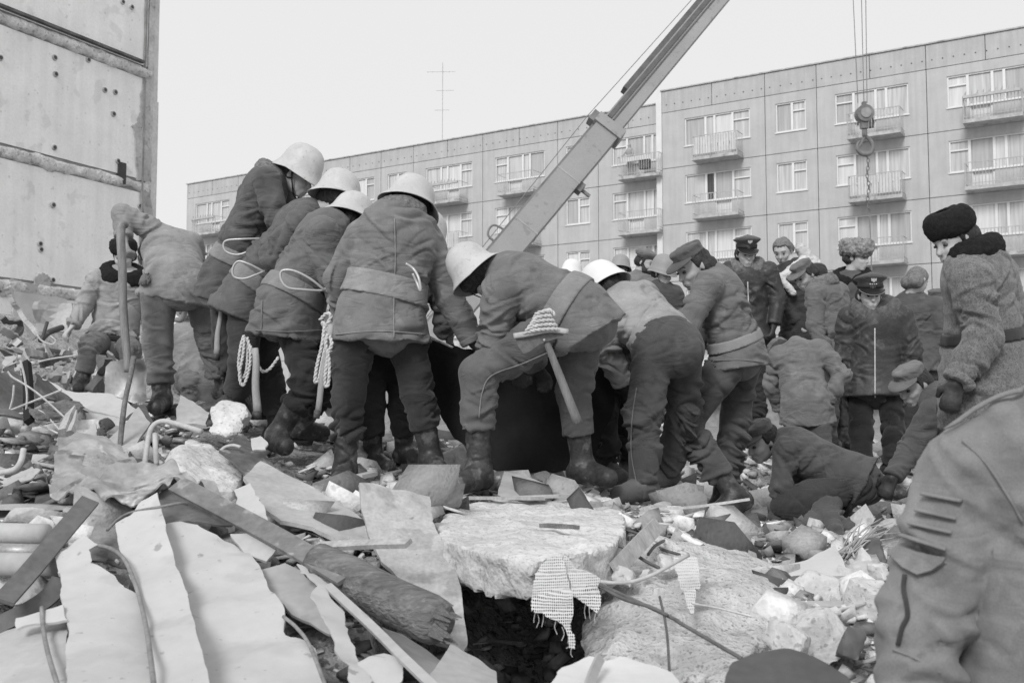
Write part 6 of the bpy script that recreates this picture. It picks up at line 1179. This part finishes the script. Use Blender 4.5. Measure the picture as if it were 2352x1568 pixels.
    rod('rebar', 'second dark rod just below the long one on the rough block', 'rod', [B_(1570, 1015, 2.66), B_(1700, 1085, 2.6), B_(1850, 1130, 2.54), B_(1950, 1180, 2.5)], .005, RB)
    rod('wire', 'thin vertical wire hanging down the dark face of the rough block', 'wire', [B_(1905, 1070, 2.56), B_(1935, 1200, 2.5), B_(1952, 1330, 2.42), B_(1962, 1500, 2.32)], .0035, RB, 5)
    rod('wire', 'pale wire lying across the pitted face of the rough block', 'wire', [C_(185, 1170, 2.66), C_(320, 1195, 2.62), C_(480, 1235, 2.6)], .003, WIRE, 5)
    strip('wood_strip', 'pale wooden strip standing aslant behind the curved rod', 'batten', [B_(1650, 920, 2.95), B_(1770, 790, 3.1), B_(1895, 660, 3.3)], .050, .012, WOOD, (.4, -.8, .3))
    for i, p in enumerate([[B_(1720, 690, 3.6), B_(1800, 720, 3.5), B_(1900, 790, 3.4), B_(2020, 830, 3.3)], [B_(1600, 770, 3.2), B_(1700, 790, 3.2), B_(1830, 870, 3.1), B_(1900, 905, 3.0)], [B_(1840, 830, 3.2), B_(1880, 780, 3.3), B_(1930, 750, 3.4)]]):
        rod('wire', ['upper twisted wire between slab and rough block', 'lower twisted wire beside the slab edge', 'short wire crossing the twisted wires'][i], 'wire', p, .0055, RB, 5)
    for i, (x, y, Y, r_) in enumerate([(1700, 960, 2.95, .055), (1820, 950, 3.0, .03), (1940, 880, 3.05, .05), (1900, 1060, 2.7, .035), (1610, 1000, 3.0, .05)]):
        c = B_(x, y, Y); pts = rock(c, r_); chunk('rubble_stone', ['pale stone just left of the wooden strip foot', 'small upright stone between two pale ones', 'pale stone under the twisted wires', 'flat pale cobble in front of the rough block', 'grey stone at the slab corner behind the net rag'][i], 'stone', [np.array(q) for q in pts], CONC, .009, .005, 80+i, freq=14)
    sheet('plaster_board', 'white slab in the bottom centre with a thin piece on it', 'board', [B_(1230, 1640, 2.0), B_(1330, 1482, 2.15), B_(1420, 1440, 2.2), B_(1500, 1405, 2.23), B_(1565, 1440, 2.2), B_(1680, 1420, 2.22), B_(1790, 1455, 2.2), B_(1990, 1540, 2.12), B_(2060, 1640, 2.0), B_(1900, 1750, 1.9), B_(1300, 1750, 1.9)], mat('snowy_plaster', .62, .9, .06, 3, .4, 30, spots=[(20, .68, .85)]), .03, .012, .04, .012, seed=65, smooth=True)
    strip('lath', 'thin flat piece standing on the white bottom slab', 'lath', [B_(1480, 1640, 1.98), B_(1520, 1520, 2.05), B_(1565, 1420, 2.12)], .020, .008, MG, (.3, -.9, .2))
    sheet('dark_plate', 'dark rounded plate in the bottom right foreground', 'plate', [C_(320, 1640, 1.75), C_(350, 1545, 1.82), C_(372, 1482, 1.88), C_(420, 1450, 1.9), C_(480, 1432, 1.92), C_(560, 1410, 1.93), C_(640, 1396, 1.94), C_(720, 1400, 1.93), C_(790, 1425, 1.92), C_(880, 1475, 1.9), C_(960, 1525, 1.87), C_(1010, 1640, 1.8)], mat('dark_plate', .10, .75, .2, 3, .3, 40), .02, .006, .05, .01, seed=66, smooth=True)
    # right hand field
    sheet('white_sheet', 'curved pale sheet lying in the rubble at right, its tip pointing up', 'sheet', [C_(632, 1045, 3.4), C_(640, 990, 3.5), C_(760, 950, 3.6), C_(850, 905, 3.7), C_(898, 878, 3.75), C_(930, 950, 3.6), C_(962, 1040, 3.45), C_(900, 1055, 3.4), C_(780, 1045, 3.38)], PLASTG if False else mat('pale_plastic', .54, .6, .06, 3, .1), .010, .003, .05, .01, seed=67, smooth=True)
    strip('metal_bar', 'short square grey bar lying among stones at right', 'metal bar', [C_(655, 1188, 3.0), C_(800, 1190, 3.0), C_(945, 1190, 3.0)], .035, .025, MG, (0, -.3, 1))
    for i, (x, y, Y, r_, lb) in enumerate([(810, 1125, 3.15, .105, 'large pale stone above the square grey bar'), (1040, 1190, 3.0, .12, 'broad flat pale stone right of the square bar'), (825, 1310, 2.75, .10, 'rounded stone below the square grey bar'), (655, 1350, 2.6, .085, 'stone nestling against the rough block at bottom right'), (1010, 1090, 3.25, .06, 'small stone above the broad flat pale stone'),
                                          (720, 1080, 3.25, .05, 'dark stone under the curved pale sheet'), (980, 1370, 2.65, .06, 'small pale stone near the dark rounded plate'), (900, 1150, 3.1, .04, 'tiny pale stone between the two large ones'), (860, 1240, 2.9, .05, 'wedge-shaped pale stone under the square bar'), (1060, 930, 3.7, .09, 'dark folded lump by the straw tuft'), (1110, 1010, 3.4, .05, 'pale stone right of the curved sheet tip')]):
        c = C_(x, y, Y); pts = rock(c, r_); chunk('rubble_stone', lb, 'stone', [np.array(q) for q in pts], CONC if 'dark' not in lb else DG, .009, .006, 100+i, freq=14)
    # straw tuft
    rt = root('straw_tuft', C_(950, 940, 3.7), 'tuft of dry straw or reeds fanning up right in front of the crouching soldier', 'straw')
    c = C_(945, 945, 3.65)
    for i in range(34):
        e = C_(1000+RG.rand()*230, 740+RG.rand()*150, 3.6+RG.rand()*.4); b = MB(); m_ = (c+e)/2+V(RG.normal()*.01, 0, .02+RG.normal()*.01); b.tube(smooth_path([c+RG.normal(size=3)*.02, m_, e], 3), [.0035, .0035, .003, .003, .002, .002, .0012], 4); b.put('straw', WOOD, rt)
    # cloth heap
    v, q = solid([cap(C_(735, 790, 4.9), C_(820, 745, 5.0), .035, .05, amp=(.03, .03), fr=18), cap(C_(820, 745, 5.0), C_(960, 790, 4.9), .05, .035, amp=(.03, .03), fr=18), cap(C_(860, 730, 5.0), C_(900, 820, 4.8), .045, .04, amp=(.03, .03), fr=18)], .010, .03, fold=1.3, seed=3)
    tag(put('cloth_heap', v, q, cloth(.09)), 'heap of crumpled dark cloth on the ground by the crouching soldier knees', 'cloth')
    chunk('concrete_lump', 'rounded grey lump at the far side of the straw tuft', 'concrete lump', [C_(1095, 790, 4.6), C_(1130, 750, 4.7), C_(1200, 742, 4.7), C_(1235, 800, 4.6), C_(1170, 830, 4.5), C_(1160, 760, 5.0)], MG, .013, .015, 15)
    # wooden pieces between the slab and the boots
    for i, (p, m_, lb) in enumerate([([(440, 465), (590, 385), (640, 400), (700, 440), (600, 500)], LB, 'pale flat scrap right of the wooden panel top'), ([(600, 500), (800, 305), (818, 315), (830, 335), (640, 510)], WOOD, 'long bright lath leaning on the boot of the axe man'), ([(590, 520), (718, 480), (735, 520), (785, 548), (720, 575), (600, 585)], LB, 'torn white fan-shaped scrap at the back left of the slab'),
                                    ([(965, 505), (1010, 370), (1080, 368), (1190, 400), (1240, 420), (1255, 480), (1100, 495)], MG, 'curved grey-streaked board behind the slab by the boot'), ([(570, 440), (590, 400), (640, 370), (700, 375), (640, 420)], LB2, 'small curled paper beside the axe man boot')]):
        sheet('board_scrap', lb, 'board', [B_(x, y, 4.45+.0022*(500-y)) for x, y in p], m_, .012, .008, .04, .02, seed=70+i, smooth=True)
    strip('lath', 'pale lath by the boot of the central man', 'lath', [B_(30, 512, 4.5), B_(110, 508, 4.5), B_(195, 505, 4.5)], .04, .02, LB, (0, 0, 1))
    strip('lath', 'pair of pale laths between the boots of the central man', 'lath', [B_(175, 385, 4.8), B_(220, 375, 4.85), B_(262, 365, 4.9)], .05, .02, LB, (0, 0, 1))
    tag(strip('roof_lath', 'x', 'lath', [C_(-60, 700, 4.3), C_(150, 692, 4.3), C_(300, 675, 4.3), C_(470, 650, 4.3)], .012, .010, WIRE, (0, 0, 1)), 'thin pale rod crossing in front of the soldier raised boot', 'rod')

# ---- scattered small debris: big ones single, the rest one mass
def debris():
    rs = np.random.RandomState(21); base = []
    for k in range(14):
        if k < 7: P = np.array([[x, y, z] for x in (-1, 1) for y in (-1, 1) for z in (-1, 1)])*V(1, .5+.4*rs.rand(), .25+.4*rs.rand())*.8+rs.normal(size=(8, 3))*.17
        elif k < 10: P = np.array([[x, y, z] for x in (-1, 1) for y in (-.13, .13) for z in (-.05, .05)])*(1+.25*rs.rand(8, 1))       # laths
        else: a = np.sort(rs.rand(6))*2*math.pi; r = .6+.5*rs.rand(6); P = np.vstack([np.stack([r*np.cos(a), r*np.sin(a)*.8, z+0*a], 1) for z in (-.035, .035)])+rs.normal(size=(12, 3))*.02   # flakes
        bm = bmesh.new(); [bm.verts.new(p) for p in P]; bmesh.ops.convex_hull(bm, input=bm.verts); bmesh.ops.delete(bm, geom=[v for v in bm.verts if not v.link_faces], context='VERTS'); bmesh.ops.triangulate(bm, faces=bm.faces); bm.verts.index_update()
        base.append((np.array([v.co[:] for v in bm.verts]), np.array([[v.index for v in f.verts] for f in bm.faces]))); bm.free()
    def rot(a, tilt):
        t1, t2 = tilt; c, s = math.cos(a), math.sin(a); R = np.array([[c, -s, 0], [s, c, 0], [0, 0, 1]]); c, s = math.cos(t1), math.sin(t1); R2 = np.array([[1, 0, 0], [0, c, -s], [0, s, c]]); c, s = math.cos(t2), math.sin(t2); R3 = np.array([[c, 0, s], [0, 1, 0], [-s, 0, c]]); return R@R2@R3
    DM = mat('rubble_bits', .46, .92, .2, 6, .7, 60, tone=True, spots=[(25, .62, .75)], bdist=.008)
    VS, FS, TN, n0 = [], [], [], 0; N = 26000
    px = rs.rand(N)*2500-70; t = rs.rand(N); Y = np.where(rs.rand(N) < .55, 2.0+6.5*t**1.2, 1.9+14*t**1.6); pos = np.array([at(x, 1000, y)[:2] for x, y in zip(px, Y)]); Z = ground(pos[:, 0], pos[:, 1])
    e = ((pos[:, 0]-.10)/.42)**2+((pos[:, 1]-3.0)/1.05)**2
    tones = np.array([.35, .6, .8, 1.0, 1.15, 1.35, 1.6, .22]); singles = 0; cat_lb = {0: ('rubble_stone', 'loose angular concrete bit scattered in the rubble', 'stone', 'loose concrete bits'), 1: ('lath', 'loose splintered lath bit scattered in the rubble', 'lath', 'loose lath bits'), 2: ('board_flake', 'loose flat board flake scattered in the rubble', 'board flake', 'loose board flakes')}
    protos = {}; mats = [mat('bit_%d' % i, v, .92, .22, 6, .6, 60, spots=[(25, .62, .75)], bdist=.008) for i, v in enumerate((.16, .32, .44, .58))]
    # larger broken plates and boards, each one a thing
    PM = [MATS['white_board'], MATS['white_board_b'], MATS['grey_board'], MATS['dark_board'], PLASTG, WOOD]; pl = []
    for k in range(12):
        n = rs.randint(4, 8); an = np.sort(rs.rand(n)*.8+np.arange(n))/n*2*math.pi; r = .6+.5*rs.rand(n); q = [V(r[i]*math.cos(an[i]), r[i]*math.sin(an[i])*(.35+.4*(k % 3)/2), 5.0) for i in range(n)]
        o = sheet('broken_board', 'loose broken board piece lying in the rubble', 'board', q, PM[k % 6], (.05), .03, .3, .03, seed=200+k, group='loose broken boards'); off = np.array(o.location); me = o.data; bpy.data.objects.remove(o); pl.append(me)
    for i in range(170):
        yy = 3.3+6.5*rs.rand()**1.3; xx = rs.rand()*2400-30
        if yy < 3.9 and 950 < xx < 1850: continue
        if yy < 3.6 and xx < 900 or yy < 4.6 and xx > 1450 or yy < 5.8 and 1750 < xx < 2120: continue
        c = at(xx, 1000, yy); FT_ = np.array([(f[0]+f[1])/2 for f in FEET])
        if ((np.abs(FT_[:, 0]-c[0]) < .2) & (c[1]-FT_[:, 1] < .15) & (c[1]-FT_[:, 1] > -.5)).any(): continue
        s = .045+.06*rs.rand()**2*(1 if yy < 5 else 1.5); z = ground(c[0], c[1])[0]; k = rs.randint(12); R_ = rot(rs.rand()*6.3, rs.normal(size=2)*.2)*s
        o = bpy.data.objects.new('broken_board', pl[k]); COL.objects.link(o); o.matrix_world = Matrix([list(R_[0])+[c[0]], list(R_[1])+[c[1]], list(R_[2])+[z+.02+.2*s], [0, 0, 0, 1]]); tag(o, 'loose broken board piece lying in the rubble', 'board', 'loose broken boards')
    order = rs.permutation(N); FT = np.array([(f[0]+f[1])/2 for f in FEET])[:, :2]
    for i in order:
        k = rs.choice(14, p=np.array([1.5]*7+[.8]*3+[1.3]*4)/(10.5+2.4+5.2)); s = min(.0145*math.exp(rs.normal()*.68)*(1.15 if k < 7 else 1.9), .11)*(1+.06*Y[i]); 
        if e[i] < 1 and rs.rand() < .6: continue
        if Y[i] < 7.5 and Y[i] > 4:
            dx = np.abs(FT[:, 0]-pos[i][0]); dy = pos[i][1]-FT[:, 1]
            if ((dx < .15) & (dy < .10) & (dy > -.5)).any() and (s > .022 or rs.rand() < .6): continue
        if Y[i] < 3.4: s *= .30+.55*(Y[i]/3.4)
        if Y[i] < 3.15 and pos[i][0] < .12 and rs.rand() < .6: continue
        R = rot(rs.rand()*6.3, rs.normal(size=2)*(.4 if k < 7 else .18)); c = V(pos[i][0], pos[i][1], Z[i]+s*(.25 if k < 7 else .12)+abs(rs.normal())*.012)
        big = s > .05 and Y[i] < 6.5 and singles < 230
        if big:
            kind = 0 if k < 7 else (1 if k < 10 else 2); mi = rs.choice(4, p=[.15, .3, .3, .25]); key = (k, mi)
            if key not in protos: protos[key] = mesh(cat_lb[kind][0], base[k][0], base[k][1], mats[mi], False)
            o = bpy.data.objects.new(cat_lb[kind][0], protos[key]); COL.objects.link(o); M = Matrix([list(R[0]*s)+[c[0]], list(R[1]*s)+[c[1]], list(R[2]*s)+[c[2]], [0, 0, 0, 1]]); o.matrix_world = M; tag(o, *cat_lb[kind][1:3], group=cat_lb[kind][3]); singles += 1
        else:
            v, f = base[k]; VS.append(v*s@R.T+c); FS.append(f+n0); n0 += len(v); TN.append(np.full(len(f), rs.choice(tones)))
    o = put('small_rubble', np.vstack(VS), np.vstack(FS), DM, None, False, np.concatenate(TN)); o['kind'] = 'stuff'; o['label'] = 'mass of small broken concrete, board and wood bits'; print('debris', singles, len(VS))
import time as _t
_t0=_t.time()
people(); print('PEOPLE', _t.time()-_t0)
build_ground(); build_block(); build_wall(); build_crane(); print('SETTING', _t.time()-_t0)
gear(); print('GEAR', _t.time()-_t0); rubble(); print('RUBBLE', _t.time()-_t0); debris(); print('DEBRIS', _t.time()-_t0)
